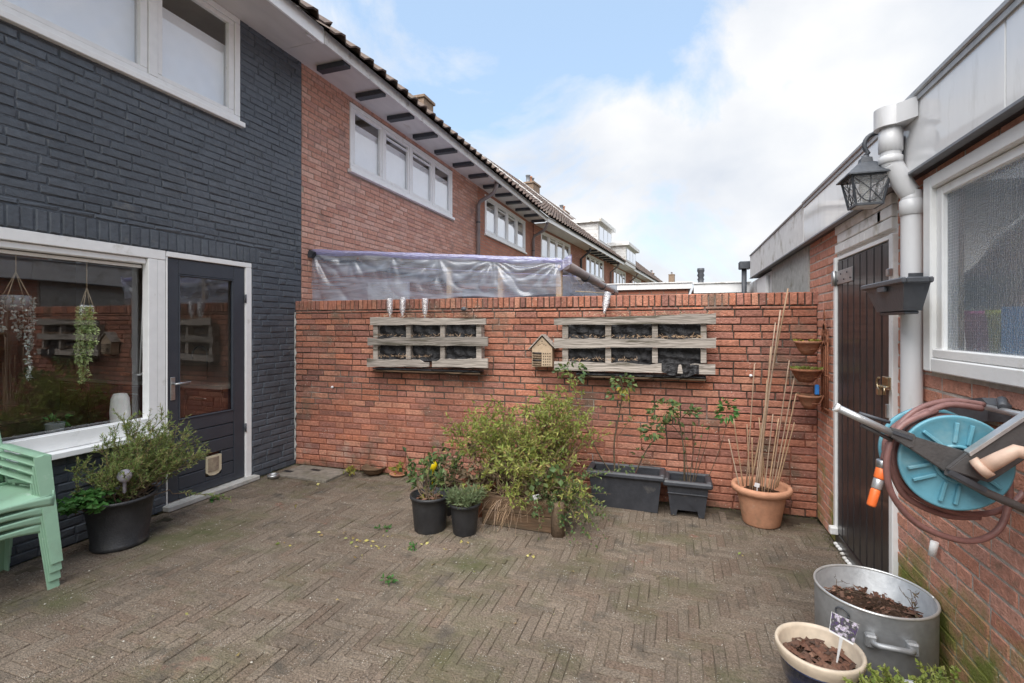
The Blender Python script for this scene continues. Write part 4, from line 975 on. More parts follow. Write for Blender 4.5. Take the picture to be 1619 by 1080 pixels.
for (u, v, rr, lab, mt) in ((1290, 541, .088, 'top terracotta half bowl with yellow leaves on the rusty wall rack', 'terracotta_old'), (1286, 585, .10, 'middle mossy bowl with succulents on the rusty wall rack', 'rust'), (1283, 626, .078, 'lowest small terracotta bowl on the rusty wall rack, next to a blue peg', 'terracotta_old')):
    c = onY(u, v, ry); c.x = RX-.036-rr
    MB().lathe((c.x, ry, c.z-.052), [(rr*.72, 0), (rr*.76, .005)], 16).build('rack_ring', M['rust'], rk)
    MB().tube([(RX-.03, ry-.03, c.z+.01), (c.x+rr*.7, ry-.05, c.z-.05), (c.x, ry-.072, c.z-.05)], .005, 6).build('rack_arm', M['rust'], rk)
    bo = thing('hanging_bowl', lab, 'bowl', (c.x, ry, c.z-.06))
    MB().lathe((c.x, ry, c.z-.06), [(rr*.45, -.03), (rr*.7, 0), (rr*.95, .05), (rr*1.04, .052), (rr*1.04, .068), (rr*.93, .068), (rr*.8, .04), (0, .04)], 24).build('bowl', M[mt], bo)
    bowls.append((bo, c, rr))
    MB().lathe((c.x, ry, c.z-.06), [(rr*.85, .05), (rr*.4, .058), (0, .06)], 18, jit=.004).build('soil', M['mulch'], bo)
pg = onY(1296, 617, ry-.02); pg.x = RX-.07
tag(MB().span(pg+Vector((-.014, -.014, -.035)), pg+Vector((.014, .014, .04)), .006).build('garden_peg', M['blue_plastic'], None), 'small bright blue clip hooked on the rusty wall rack', 'clip')

# ------------------------------------------------------------------ hose reel
hr = thing('hose_reel', 'blue garden hose reel in a grey folding frame on the shed wall below the window', 'hose reel', (RX, 1.9, 1.1))
hc = onD(1512, 733, 1.45); Rr = .142; dyf = .155
ax = Vector((0, 1, 0))
def ring_pt(r, a, y): return Vector((hc.x + r*math.cos(a), y, hc.z + r*math.sin(a)))
def flange(y0, th, front):
    mb = MB(); MX = Matrix.Rotation(R(-90), 3, 'X')         # lathe axis z -> +y
    if front:
        prof = [(.0, .012), (.045, .012), (.047, .002), (.058, .0), (.128, .010), (.136, .004), (Rr, .006), (Rr, .016), (.12, .018), (.05, .02), (0, .02)]
    else:
        prof = [(.0, .0), (.05, .0), (.13, .006), (Rr, .002), (Rr, .014), (0, .016)]
    mb.lathe((hc.x, y0, hc.z), prof, 56, M=MX); return mb
ff = flange(hc.y, 0, True).build('flange', M['reel_blue'], hr)
for k in range(6):                           # paired raised ribs with grooves between
    a = R(60*k+20)
    for da in (-.17, .17):
        p0, p1 = ring_pt(.062, a+da*1.6, hc.y+.001), ring_pt(.122, a+da*.9, hc.y+.004)
        MB().beam(p0+Vector((0, -.004, 0)), p1+Vector((0, -.004, 0)), .010, .012, .002, up=(0, 1, 0)).build('rib', M['reel_blue'], ff)
flange(hc.y+dyf, 0, False).build('flange', M['reel_blue'], hr)
MB().tube([(hc.x, hc.y+.018, hc.z), (hc.x, hc.y+dyf, hc.z)], .074, 24).build('drum', M['reel_blue'], hr)
MB().tube([ring_pt(.052, 2*math.pi*i/32, hc.y-.002) for i in range(33)], .006, 6).build('hub_ring', M['reel_blue'], ff)
# the wound hose
hrad = .0095
for layer, (rl, ys) in enumerate(((.086, (.03, .052, .074, .096, .118, .138)), (.108, (.036, .062, .088, .114, .136)), (.128, (.045, .075, .104, .132)))):
    for k_, yy in enumerate(ys):
        hm_ = MB().tube([ring_pt(rl+.003*math.sin(k_*2.1+i*.4)+.005*math.sin(i*.28+k_), 2*math.pi*i/40, hc.y+yy+.006*math.sin(i*.157+k_)) for i in range(41)], hrad, 8, caps=False)
        hm_.build('hose_coil', M['hose'], hr)
def pxpath(pts, D): return [onD(u, v, d if d else D) for (u, v, d) in [(p+(None,))[:3] for p in pts]]
l1 = pxpath([(1470, 652), (1428, 672), (1406, 705), (1402, 750), (1415, 790), (1450, 828), (1500, 850), (1542, 855), (1578, 838), (1594, 800), (1596, 760)], 1.50)
MB().tube(smooth(l1), hrad, 8).build('hose_loop', M['hose'], hr)
l2 = pxpath([(1500, 641), (1450, 655), (1418, 690), (1412, 730), (1428, 768), (1462, 792), (1510, 810), (1560, 812), (1600, 798), (1625, 770)], 1.54)
MB().tube(smooth(l2), hrad, 8).build('hose_loop', M['hose'], hr)
l4 = pxpath([(1555, 640), (1500, 634), (1450, 648), (1416, 682), (1408, 728), (1424, 776), (1456, 800), (1500, 816), (1548, 818)], 1.545)
MB().tube(smooth(l4), hrad, 8).build('hose_loop', M['hose'], hr)
l5 = pxpath([(1552, 646), (1500, 640), (1462, 655), (1436, 682), (1428, 720), (1440, 758), (1466, 782)], 1.52)
MB().tube(smooth(l5), hrad, 8).build('hose_loop', M['hose'], hr)
l3 = pxpath([(1480, 648), (1440, 668), (1414, 690), (1402, 710), (1397, 727)], 1.52)
MB().tube(smooth(l3), hrad, 8).build('hose_tail', M['hose'], hr)
cp = pxpath([(1396, 727), (1395, 740), (1390, 757), (1385, 773), (1377, 800)], 1.52)
for i, (rad, mt) in enumerate(((.018, 'galv'), (.0165, 'orange'), (.0145, 'grip_tube'), (.0135, 'orange'))):
    a, b = cp[i], cp[i+1]; MB().tube([a, a.lerp(b, .08), a.lerp(b, .9), b], [rad*.85, rad, rad*.97, rad*.85], 14).build('connector', M[mt], hr)
# folding frame in front of the reel
fy = hc.y-.035
def plate(pts, th=.022, dy=0): return MB().prism([onY(u, v, fy+dy) for u, v in pts], (0, th, 0))
def bev(mb, w=.003):
    bmesh.ops.recalc_face_normals(mb.bm, faces=mb.bm.faces[:]); bmesh.ops.bevel(mb.bm, geom=[e for e in mb.bm.edges if e.calc_face_angle(0) > .8], offset=w, segments=2, affect='EDGES'); return mb
bev(plate([(1447, 691), (1535, 717), (1562, 750), (1540, 768), (1497, 748), (1438, 709)])).build('arm', M['reel_grey'], hr)
bev(plate([(1411, 677), (1449, 688), (1446, 708), (1437, 709), (1408, 691)], .03, -.004)).build('arm_grip', M['reel_grey'], hr)
bev(plate([(1414, 681), (1444, 690), (1443, 697), (1412, 686)], .01, -.009), .001).build('grip_slot', M['iron'], hr)
bev(plate([(1532, 716), (1640, 645), (1640, 715), (1565, 764), (1498, 743)], .02, -.026)).build('arm', M['reel_grey'], hr)
bev(plate([(1532, 716), (1640, 645), (1640, 653), (1535, 722)], .03, -.034), .001).build('arm_edge', M['grip_tube'], hr)
MB().tube([onY(1498, 745, fy-.012), onY(1560, 779, fy-.012), onY(1660, 822, fy-.012)], [.013, .012, .012], 10).build('arm_bar', M['reel_grey'], hr)
bev(plate([(1503, 742), (1562, 772), (1559, 780), (1500, 750)], .01, -.026), .001).build('bar_slot', M['iron'], hr)
t0, t1 = onY(1320, 643, fy+.01), onY(1412, 686, fy+.008)
MB().tube([t0, t1], .0115, 12).build('leg_tube', M['grip_tube'], hr)
MB().tube([t0, t0.lerp(t1, .06)], .0135, 12).build('tube_cap', M['white'], hr)
MB().tube([onY(1358, 653, fy+.03), onY(1407, 668, fy+.03)], .005, 8).build('stay_rod', M['iron'], hr)
MB().tube([onY(1362, 672, fy+.02), onY(1410, 696, fy+.02)], .006, 8).build('stay_rod', M['reel_grey'], hr)
# crank
k0 = onY(1552, 740, fy-.05); k1 = onY(1606, 713, fy-.075); k2 = onY(1645, 722, fy-.075)
MB().tube([k0+Vector((.004, 0, .002)), k0.lerp(k1, .5), k1, k2], [.021, .0195, .018, .017], 14).build('crank', M['beige_plastic'], hr)
kd = (k0-k1).normalized()
kn = MB(); kn.tube([k0-kd*.012, k0+kd*.010], .0285, 20); kn.build('crank_end', M['beige_plastic'], hr)
MB().tube([k0+kd*.0105, k0+kd*.013], .021, 18).build('crank_hollow', pm('hollow_shadowless_red', (.38, .15, .12), .6, 12, .1), hr)  # red-brown disc on the solid end stands for the hollow
# wall bracket and its bar
b0 = onX(1545, 650, RX-.05)
bk = MB(); bk.prism([onX(u, v, RX-.008) for u, v in ((1522, 645), (1545, 634), (1588, 630), (1600, 642), (1598, 668), (1530, 668))], (-.06, 0, 0)); bk.build('wall_bracket', M['iron'], hr)
MB().tube([onX(1560, 644, RX-.08), onX(1650, 664, RX-.08)], .010, 10).build('bracket_bar', M['grip_tube'], hr)
MB().tube([onX(1586, 645, RX-.08), onX(1584, 632, RX-.06)], .013, 8).build('bracket_knob', M['iron'], hr)
MB().tube([Vector((hc.x, hc.y-.02, hc.z)), Vector((hc.x, hc.y+dyf+.03, hc.z))], .013, 10).build('axle', M['iron'], hr)
MB().tube([Vector((hc.x, hc.y+dyf+.03, hc.z)), Vector((RX-.06, hc.y+dyf+.03, hc.z+.04)), Vector((RX, hc.y+dyf+.03, hc.z+.04))], .014, 10).build('mounting_arm', M['iron'], hr)
sp = onX(1478, 868, RX-.02)
tag(MB().tube([sp+Vector((0, 0, .03)), sp+Vector((-.01, 0, -.03))], .014, 10).build('pipe_stub', M['white_old'], None), 'white pipe stub poking out of the mossy shed brick below the hose', 'pipe')

# ------------------------------------------------------------------ neighbour: lean-to under plastic film
lt = thing('lean_to', 'lean-to of timber and clear plastic film against the brick house, behind the garden wall', 'lean-to', (-2.5, 5.5, 0))
cY = 4.52
ca, cb = onY(497, 400, cY), onY(888, 415, cY)
wd = MB().beam(ca+Vector((0, .04, -.02)), cb+Vector((0, .04, -.02)), .05, .07)
LY = 8.4
wd.build('rafter', M['pallet'], lt)
wd = MB().beam(Vector((ca.x, LY, ca.z-.02)), Vector((cb.x, LY, cb.z-.02)), .05, .07)
wd.build('rafter', M['pallet'], lt)
for u in (711, 792, 884):
    t = onY(u, 410, cY+.06); MB().span((t.x-.028, cY+.04, 0), (t.x+.028, cY+.095, t.z-.08), .004).build('post', M['hotel_wood'], lt)
for i in range(4): MB().beam(Vector((ca.x+.1, 5.3+i*.85, ca.z-.02)), Vector((cb.x, 5.3+i*.85, cb.z-.02)), .05, .06).build('rafter', M['pallet'], lt)
for u in (497, 566, 635, 711, 792, 884):
    t = onY(u, 400+(u-497)/391*16+6, cY-.012); MB().lathe(t, [(.016, 0), (.012, .006)], 10, M=Matrix.Rotation(R(90), 3, 'X')).build('washer', M['rust'], lt)
def side(a, b):
    top = ca.lerp(cb, a); zb = 1.792-.026*(1-a)+.010*math.sin(a*21); z = top.z - b*(top.z-zb); d = 0
    for (ai, am, kk) in ((.0, .055, 9), (.18, .018, 7), (.36, .016, 8), (.55, .03, 8), (.76, .04, 9), (.99, .06, 9)):     # folds fanning out from the nails
        x, y = (a-ai)*6.2, b+.02; r_ = math.hypot(x, y); th = math.atan2(x, y)
        d += am*math.exp(-r_*r_/1.1)*min(1, r_*2.2)*math.sin(kk*th+ai*9)
    d += .022*math.sin((a*2.6-b*.55)*6.3)*b + .010*math.sin(a*38+b*6)*b + .006*math.sin(a*71-b*13)
    return Vector((top.x-.03*(1-a)*b, cY-.015-.035*b*(1-b)-abs(d)*.8+.2*d, z))
MB().grid(side, 190, 40).build('side_film', M['film'], lt)
def roofp(a, b):
    p = ca.lerp(cb, a); return Vector((p.x, cY-.03+b*(LY-cY+.05), p.z+.035-.03*math.sin(b*4*math.pi)**2*.6+.008*math.sin(a*30+b*9)))
MB().grid(roofp, 40, 40).build('roof_film', M['film_top'], lt)
def flapp(a, b):
    p = ca.lerp(cb, a); return Vector((p.x, cY-.032-.012*math.sin(b*3.1), p.z+.037-b*(.055+.012*math.sin(a*17))))
MB().grid(flapp, 60, 6).build('film_hem', M['film_top'], lt)
g0 = Vector((cb.x+.03, cY+.02, cb.z-.02)); g1 = Vector((cb.x+.03, LY+.1, cb.z-.04))
MB().tube([g0, g1], .05, 14).build('gutter', M['pvc_dark'], lt)
for y in (5.6, 6.9, 8.0): MB().lathe((g0.x, y, g0.z-.02), [(.055, -.02), (.055, .02)], 12, M=Matrix.Rotation(R(90), 3, 'X')).build('gutter_joint', M['iron'], lt)
fp_ = MB(); fp_.grid(lambda a, b: Vector((g0.x-.10+.12*math.sin(b*3)*a, cY+.1+a*2.2, g0.z-.03-b*.42-.05*math.sin(a*14))), 26, 12); fp_.build('front_film', M['film'], lt)
fp_ = MB(); fp_.grid(lambda a, b: Vector((cb.x-.06+a*.16, cY-.02+.02*math.sin(a*9), cb.z+.04-b*.09-.03*math.sin(a*5))), 12, 5); fp_.build('gathered_film', M['film_top'], lt)
MB().tube([Vector((cb.x+.06, 4.9, cb.z-.25)), Vector((cb.x+.05, 7.6, cb.z-.1))], .006, 5).build('guy_cord', M['rope'], lt)
MB().beam(Vector((LX+.01, 4.42, ca.z-.03)), Vector((LX+.01, 8.3, ca.z-.03)), .06, .07).build('wall_plate', M['beam_dark'], lt)
MB().beam(Vector((LX+.0, cY-.06, ca.z-.0)), Vector((ca.x+.05, cY-.06, ca.z-.03)), .06, .06).build('wall_plate', M['beam_dark'], lt)
# things under it seen through the film
MB().span((-3.55, 5.0, 0), (-3.0, 5.05, 2.02), .004).build('leaning_board', M['white_old'], lt)
bb = MB(); bb.span((-3.9, 8.5, 0), (-1.0, 8.56, 2.2)); bb.build('back_boarding', pm('grey_boarding', [(.22, .24, .27), (.30, .32, .35)], .7, 2, .2), lt)

# flat roofed sheds behind
def flatshed(x0, x1, y0, y1, z, label, fh=.14):
    t = thing('flat_roof_shed', label, 'shed', ((x0+x1)/2, (y0+y1)/2, 0), group='flat roofed sheds over the garden wall')
    MB().span((x0+.06, y0+.06, 0), (x1-.06, y1-.06, z-.05)).build('wall', M['far_brick'], t)
    MB().span((x0, y0, z-fh), (x1, y0+.03, z), .004).build('fascia', M['white'], t); MB().span((x0+.01, y0+.035, z-.06), (x1-.01, y1, z-.012)).build('roof', M['lead'], t)
    MB().span((x0-.02, y0-.02, z+.002), (x1+.02, y0+.05, z+.02), .004).build('roof_trim', M['white_old'], t); return t
e0, e1 = onY(948, 452, 9.0), onY(1100, 447, 9.0)
flatshed(e0.x-.6, e1.x-.06, 9.0, 12, e1.z, 'flat roofed shed with thin white roof edge, left of two over the garden wall', .10)
e0, e1 = onY(1098, 449, 7.6), onY(1266, 446, 7.6)
flatshed(e0.x, RX-.03, 7.6+.3, 11, e0.z+.02, 'flat roofed shed with thick white roof edge, right of two over the garden wall', .14)
c0 = onD(1108, 446, 22.0)
dk_ = thing('distant_chimney', 'dark stacked chimney pot standing alone against the sky beyond the shed roofs', 'chimney', (c0.x, c0.y, 0))
MB().lathe((c0.x, c0.y, 0), [(.14, 0), (.14, c0.z), (.11, c0.z+.02), (.15, c0.z+.12), (.11, c0.z+.2), (.16, c0.z+.3), (.12, c0.z+.4), (.16, c0.z+.5), (.15, c0.z+.62), (.09, c0.z+.62)], 14).build('stack', M['iron'], dk_)
# houses across the lane, behind the shed: only their mirror image shows, in the big window
oh = thing('rear_house', 'brick house across the lane behind the shed, seen only mirrored in the big window', 'house', (11.5, 5, 0))
opn = []
for y in (-1.0, 4.2, 9.4): opn.append((y, y+2.4, 3.3, 4.5))
slab((Vector((10, 0, 0)), YV, ZV, -XV), -6, 18, 0, 5.2, opn, .3, 0, 'wall', M['far_brick'], oh)
for o_ in opn: rear_windows(oh, Vector((10, 0, 0)), YV, -XV, o_[0], o_[1], o_[2]+.05, o_[3], 3, blind=False)
MB().span((10.6, -6, 2.6), (10.7, 18, 5.1)).build('inner_wall', M['interior'], oh)
MB().prism([(9.6, -6, 5.2), (13.6, -6, 8.4), (17.6, -6, 5.2)], (0, 24, 0)).build('roof', M['roof_tile'], oh)
# ------------------------------------------------------------------ pallets on the wall
def ragged(u0, v0t, v0b, u1, v1t, v1b, off, th, rnd, notch=()):
    """a board on the wall from its two ends (photo pixels), with a worn upper edge"""
    A, B, C, D = onG(u0, v0b, off), onG(u1, v1b, off), onG(u1, v1t, off), onG(u0, v0t, off)
    n = 26; top = []
    for i in range(n+1):
        t = i/n; d = -rnd.uniform(0, .007)
        for (a, w, dep) in notch:
            if abs(t-a) < w: d -= dep*(1-(abs(t-a)/w)**2)*rnd.uniform(.75, 1)
        top.append(D.lerp(C, t)+ZV*d)
    bot = [A.lerp(B, t/8)+ZV*rnd.uniform(-.004, .004) for t in range(9)]
    return MB().prism(bot+top[::-1], -GN*th)
def pallet(label, boards, ups, vz, liner, fills):
    u0, v0 = boards[1][0], boards[1][1]; loc = onG(u0, v0)
    t = thing('wall_pallet', label, 'pallet planter', tuple(loc), math.atan2(GU.y, GU.x), group='weathered pallets hung on the garden wall')
    rr = random.Random(int(u0))
    for (a, b, c, d, e, f, nt) in boards:
        ragged(a, b, c, d, e, f, .125, .022, rr, nt).build('board', M['pallet'], t)
    for (ua, ub) in ups:
        for (va, vb) in vz:
            p, q = onG(ua, va, .098), onG(ub, vb, .098)
            MB().prism([p, Vector((q.x, q.y, p.z)), q, Vector((p.x, p.y, q.z))], -GN*.085).build('upright', M['pallet'], t)
    for (ua, ub) in fills:
        for k, (va, vb) in enumerate(vz):
            p, q = onG(ua, va-3, .05), onG(ub, vb+3, .05)
            def fn(a, b):
                return Vector((p.x+(q.x-p.x)*a, p.y+(q.y-p.y)*a, q.z+(p.z-q.z)*b)) + GN*(.028*math.sin(a*math.pi)*(1-b*.5)+.012*math.sin(a*17+b*5+ua)+.010*math.sin(b*13+a*4))
            MB().grid(fn, 16, 8).build('liner', M['liner'], t)
    p, q = onG(liner[0], liner[1], .12), onG(liner[2], liner[3], .02)
    MB().grid(lambda a, b: Vector((p.x+(q.x-p.x)*a, 0, 0))*0 + onG(liner[0]+(liner[2]-liner[0])*a, liner[1], .02+.10*b) + ZV*(-.03-.03*math.sin(a*math.pi)+.012*math.sin(a*23)), 30, 4).build('hanging_liner', M['liner'], t)
    for k in range(2):
        MB().box(onG(liner[0]+20, liner[1]+1, .06).lerp(onG(liner[2]-20, liner[3]+1, .06), .5)-ZV*(.006+.02*k), ((onG(liner[2], 580)-onG(liner[0], 580)).length*.93, .1, .012), Matrix.Rotation(math.atan2(GU.y, GU.x), 3, 'Z')).build('bottom_slat', M['old_plank'] if k else M['liner'], t)  # black slat stands in for hanging liner and the shadow under the board
    return t
vzl = [(512, 534), (545, 568)]
pallet('smaller weathered pallet on the wall, left of two, its bottom board broken in the middle',
       [(585, 501, 514, 768, 503, 513, ()), (581, 533, 546, 771, 532, 547, ((.12, .1, .016), (.42, .12, .012))), (580, 566, 580, 678, 569, 580, ((.3, .3, .01), (.95, .1, .03))), (683, 567, 580, 771, 566, 582, ((.05, .1, .03), (.5, .2, .008)))],
       [(590, 597), (642, 649), (696, 703), (753, 761)], vzl, (588, 581, 766, 584), [(596, 643), (648, 697), (702, 754)])
vzr = [(512, 535), (551, 574)]
pallet('larger weathered wall pallet, right of two, torn black liner at its lower right',
       [(876, 503, 514, 1132, 495, 512, ()), (876, 535, 550, 1132, 534, 550, ((.5, .1, .01), (.75, .12, .008))), (876, 571, 585, 1131, 575, 592, ((.33, .08, .01), (.58, .1, .02), (.8, .1, .012)))],
       [(889, 898), (957, 966), (1031, 1040), (1108, 1117)], vzr, (905, 588, 1120, 594), [(897, 958), (965, 1032), (1039, 1109)])
t = bpy.data.objects['wall_pallet.001']
for (tt, segs, sd) in ((bpy.data.objects['wall_pallet'], ((595, 750, 531), (595, 680, 564), (600, 760, 500)), 1), (t, ((890, 1120, 533), (890, 1010, 569), (985, 1110, 533), (890, 1120, 497)), 2)):
    r3 = random.Random(sd); vv, ff = [], []
    for (ua, ub, v_) in segs:
        for i in range(110):
            p = onG(r3.uniform(ua, ub), v_, r3.uniform(.05, .125)) + ZV*r3.uniform(-.004, .012); d = Vector((r3.uniform(-1, 1), r3.uniform(-1, .3), r3.uniform(-.5, .7))).normalized()*r3.uniform(.008, .035); w_ = Vector((-d.z, 0, d.x)).normalized()*.0022 if abs(d.x)+abs(d.z) > 1e-4 else Vector((.002, 0, 0)); k = len(vv)
            vv += [p-w_, p+w_, p+d+w_*.4, p+d-w_*.4]; ff.append((k, k+1, k+2, k+3))
    raw('dry_straw', vv, ff, M['bamboo'], tt, kind='stuff')
tl = MB(); a0 = onG(1046, 573, .132); a1 = onG(1105, 577, .132)
tl.grid(lambda a, b: a0.lerp(a1, a) - ZV*(b*(.07+.05*abs(math.sin(a*3.4))*(1 if a > .35 else .9)-.03*math.exp(-((a-.45)/.12)**2))) + GN*(.008*math.sin(a*22)+.012*b*math.sin(a*9)), 24, 8); tl.build('torn_liner', M['liner'], t)

# insect house
c0 = onG(857, 580, .07)
ih = thing('insect_house', 'small wooden insect house with pitched roof on the wall beside the larger pallet', 'insect house', tuple(c0), math.atan2(GU.y, GU.x))
def gp(u, v, off): return onG(u, v, off)
MB().prism([gp(841, 580, .10), gp(873, 580, .10), gp(873, 550, .10), gp(857, 533, .10), gp(841, 550, .10)], -GN*.09).build('body', M['hotel_wood'], ih)
for (a, b) in (((857, 530), (836, 553)), ((857, 530), (878, 552))):
    p, q = gp(*a, .118), gp(*b, .118); d = (q-p).normalized(); n_ = Vector((-d.z*GU.x, -d.z*GU.y, d.dot(GU)))
    MB().prism([p, q, q+n_*.010*(1 if n_.z > 0 else -1), p+n_*.010*(1 if n_.z > 0 else -1)], -GN*.118).build('roof_board', M['pallet'], ih)
MB().prism([gp(857, 579, .104), gp(872, 579, .104), gp(872, 556, .104), gp(857, 556, .104)], -GN*.003).build('drilled_block', M['hotel_wood'], ih)
hb2 = MB()
for i in range(4):
    for j in range(5): hb2.lathe(gp(859.3+i*3.4, 559+j*4.4, .105), [(.0055, 0), (.0055, .002)], 8, M=Matrix.Rotation(R(90), 3, 'X'))
for i in range(5): hb2.lathe(gp(851+i*3, 546-(2-abs(i-2))*1.5, .101), [(.004, 0), (.004, .002)], 8, M=Matrix.Rotation(R(90), 3, 'X'))
hb2.lathe(gp(857, 539.5, .101), [(.006, 0), (.006, .002)], 8, M=Matrix.Rotation(R(90), 3, 'X'), sy=1); hb2.build('hole', M['hole'], ih, kind='stuff')
for j in range(6): MB().tube([gp(842, 558+j*3.8, .103), gp(856, 558.6+j*3.8, .104)], .008, 6).build('bark_roll', M['bark'] if j % 3 else M['liner'], ih)
# clear plastic bottles set neck down into the pallets
for (u, v, du, lab) in ((617, 486, -1, 'clear plastic bottle neck down on the smaller pallet, leftmost of three'), (636, 484, 1, 'clear plastic bottle neck down on the smaller pallet, middle of three'), (672, 486, 0, 'clear plastic bottle neck down on the smaller pallet, apart on the right'), (955, 478, 6, 'clear plastic bottle leaning over the top of the larger pallet')):
    p, q = onG(u, v+17, .09), onG(u+du, v-14 if u < 900 else v-15, .09 if u < 900 else .04); d = (q-p); ax_ = d.normalized(); L_ = d.length
    x = ax_.orthogonal().normalized(); Mx = Matrix((x, ax_.cross(x), ax_)).transposed()
    MB().lathe(p, [(.011, 0), (.012, L_*.12), (.028, L_*.35), (.031, L_*.5), (.029, L_*.62), (.032, L_*.75), (.030, L_)], 16, M=Mx).build('plastic_bottle', M['bottle'], None, label=lab, cat='bottle', group='clear plastic bottles over the pallets')
p = onG(733, 492, .05); tag(MB().lathe(p, [(0, 0), (.016, .006), (.02, .02), (.012, .036), (0, .042)], 10, sx=1.5).build('black_clip', M['iron'], None), 'small black plastic clip on the wall above the smaller pallet', 'clip')
for (u, v, lab) in ((526, 612, 'white cable clip on the left part of the garden wall'), (1187, 594, 'white plug on the garden wall beside the tall canes'),):
    p = onG(u, v, .004); tag(MB().lathe(p, [(.013, 0), (.013, .012), (.006, .016), (.006, .024), (0, .024)], 10, M=Matrix.Rotation(R(90), 3, 'X')).build('wall_plug', M['tag_white'], None), lab, 'wall plug')

# ------------------------------------------------------------------ plants
class Plant:
    def __init__(s, seed): s.r = random.Random(seed); s.lv, s.lf = [], []; s.st = MB()
    def leaf(s, p, d, l, w, fold=.25, droop=0):
        r = s.r; d = Vector(d)
        if d.length < 1e-6: d = Vector((0, 0, 1))
        d.normalize(); side = d.cross(Vector((r.uniform(-1, 1), r.uniform(-1, 1), r.uniform(-.2, 1.4))))
        if side.length < 1e-3: side = d.orthogonal()
        side.normalize(); nrm = side.cross(d); k = len(s.lv); p = Vector(p)
        s.lv += [p, p+d*l*.45+side*w/2+nrm*fold*w, p+d*l-ZV*droop*l, p+d*l*.45-side*w/2+nrm*fold*w]
        s.lf += [(k, k+1, k+2), (k, k+2, k+3)]
    def stem(s, pts, r0, r1, n=4):
        m = len(pts); s.st.tube(pts, [r0+(r1-r0)*i/(m-1) for i in range(m)], n, caps=False)
    def curve(s, a, b, lift=.0, wob=.02, n=7):
        a, b = Vector(a), Vector(b); out = []
        m = a.lerp(b, .5)+ZV*lift
        for i in range(n+1):
            t = i/n; p = a*(1-t)**2+m*2*t*(1-t)+b*t*t
            if 0 < i < n: p += Vector((s.r.uniform(-wob, wob), s.r.uniform(-wob, wob), s.r.uniform(-wob, wob)))
            out.append(p)
        return out
    def dress(s, pts, n, l, w, t0=.3, t1=1, up=.4, out=1.0):
        r = s.r; m = len(pts)-1
        for i in range(n):
            t = (t0+(t1-t0)*r.random())*m; k = min(int(t), m-1); p = pts[k].lerp(pts[k+1], t-k); ax_ = (pts[k+1]-pts[k]).normalized()
            d = Vector((r.uniform(-1, 1), r.uniform(-1, 1), r.uniform(-1, 1)))*out + ax_*up
            f = r.uniform(.5, 1.45); s.leaf(p, d, l*f, w*f)
    def finish(s, parent, stem_mat, leaf_mats, stem_name='stems', leaf_name='foliage'):
        s.st.build(stem_name, stem_mat, parent)
        if s.lv:
            k = len(leaf_mats)
            if k == 1: raw(leaf_name, s.lv, s.lf, leaf_mats[0], parent)
            else:
                o = raw(leaf_name, s.lv, s.lf, leaf_mats[0], parent)
                for m in leaf_mats[1:]: o.data.materials.append(m)
LF = {
 'bush': leaf_mat('bush_leaf', [(.22, .29, .06), (.36, .41, .09), (.14, .21, .05), (.48, .47, .14), (.28, .35, .075), (.32, .20, .09), (.24, .33, .065)], .5, .38),
 'dry': leaf_mat('dry_twig_leaf', [(.17, .12, .075), (.22, .16, .09), (.13, .095, .06), (.16, .17, .07)]),
 'rosemary': leaf_mat('rosemary_leaf', [(.19, .28, .08), (.27, .35, .11), (.14, .22, .06), (.36, .38, .14), (.34, .29, .12)], .5, .3),
 'fresh': leaf_mat('fresh_leaf', [(.055, .17, .035), (.085, .22, .05), (.045, .13, .03), (.12, .25, .07)]),
 'rose': leaf_mat('rose_leaf', [(.06, .12, .05), (.09, .16, .055), (.13, .19, .07), (.19, .21, .06), (.05, .09, .04)]),
 'yellow': leaf_mat('yellowing_leaf', [(.35, .33, .06), (.18, .22, .05), (.42, .30, .05), (.22, .24, .06)]),
 'lavender': leaf_mat('lavender_leaf', [(.14, .19, .09), (.18, .23, .11), (.11, .15, .07), (.22, .25, .13)]),
 'lime': leaf_mat('lime_leaf', [(.24, .29, .06), (.31, .35, .08), (.18, .25, .05), (.36, .37, .12), (.15, .22, .05)]),
 'succulent': leaf_mat('succulent_leaf', [(.52, .64, .26), (.60, .70, .34), (.44, .56, .22)]),
 'silver': leaf_mat('silvery_bead_leaf', [(.50, .56, .52), (.40, .46, .42), (.60, .64, .60)]),
}
def lathe_pot(name, label, c, prof, mat, soilz, soilr, cat='pot', soil='soil', group=None, n=40, sx=1, sy=1, rot=0):
    t = thing(name, label, cat, c, 0, group)
    MB().lathe(c, prof, n, sx, sy, rot).build('pot', M[mat], t)
    mb = MB(); m_ = []
    mb.lathe(Vector(c)+ZV*soilz, [(soilr, 0), (soilr*.7, .008), (soilr*.35, .014), (0, .012)], 24, sx, sy, rot, jit=.006); mb.build('soil', M[soil], t)
    return t
def crumbs(name, c, r, n, mat, parent, seed, size=.018, sx=1, sy=1):
    rr = random.Random(seed); vv, ff = [], []
    for i in range(n):
        a, q = rr.uniform(0, 6.28), r*math.sqrt(rr.random()); p = Vector(c)+Vector((q*math.cos(a)*sx, q*math.sin(a)*sy, rr.uniform(0, .018)))
        s = size*rr.uniform(.4, 1.3); d1 = Vector((rr.uniform(-1, 1), rr.uniform(-1, 1), rr.uniform(-.4, .5))).normalized()*s; d2 = d1.cross(Vector((rr.uniform(-.5, .5), rr.uniform(-.5, .5), 1))).normalized()*s*.45; k = len(vv)
        vv += [p-d1-d2, p+d1-d2*.8, p+d1+d2, p-d1+d2*.9, p+ZV*s*.35]; ff += [(k, k+1, k+4), (k+1, k+2, k+4), (k+2, k+3, k+4), (k+3, k, k+4)]
    return raw(name, vv, ff, M[mat], parent, kind='stuff')

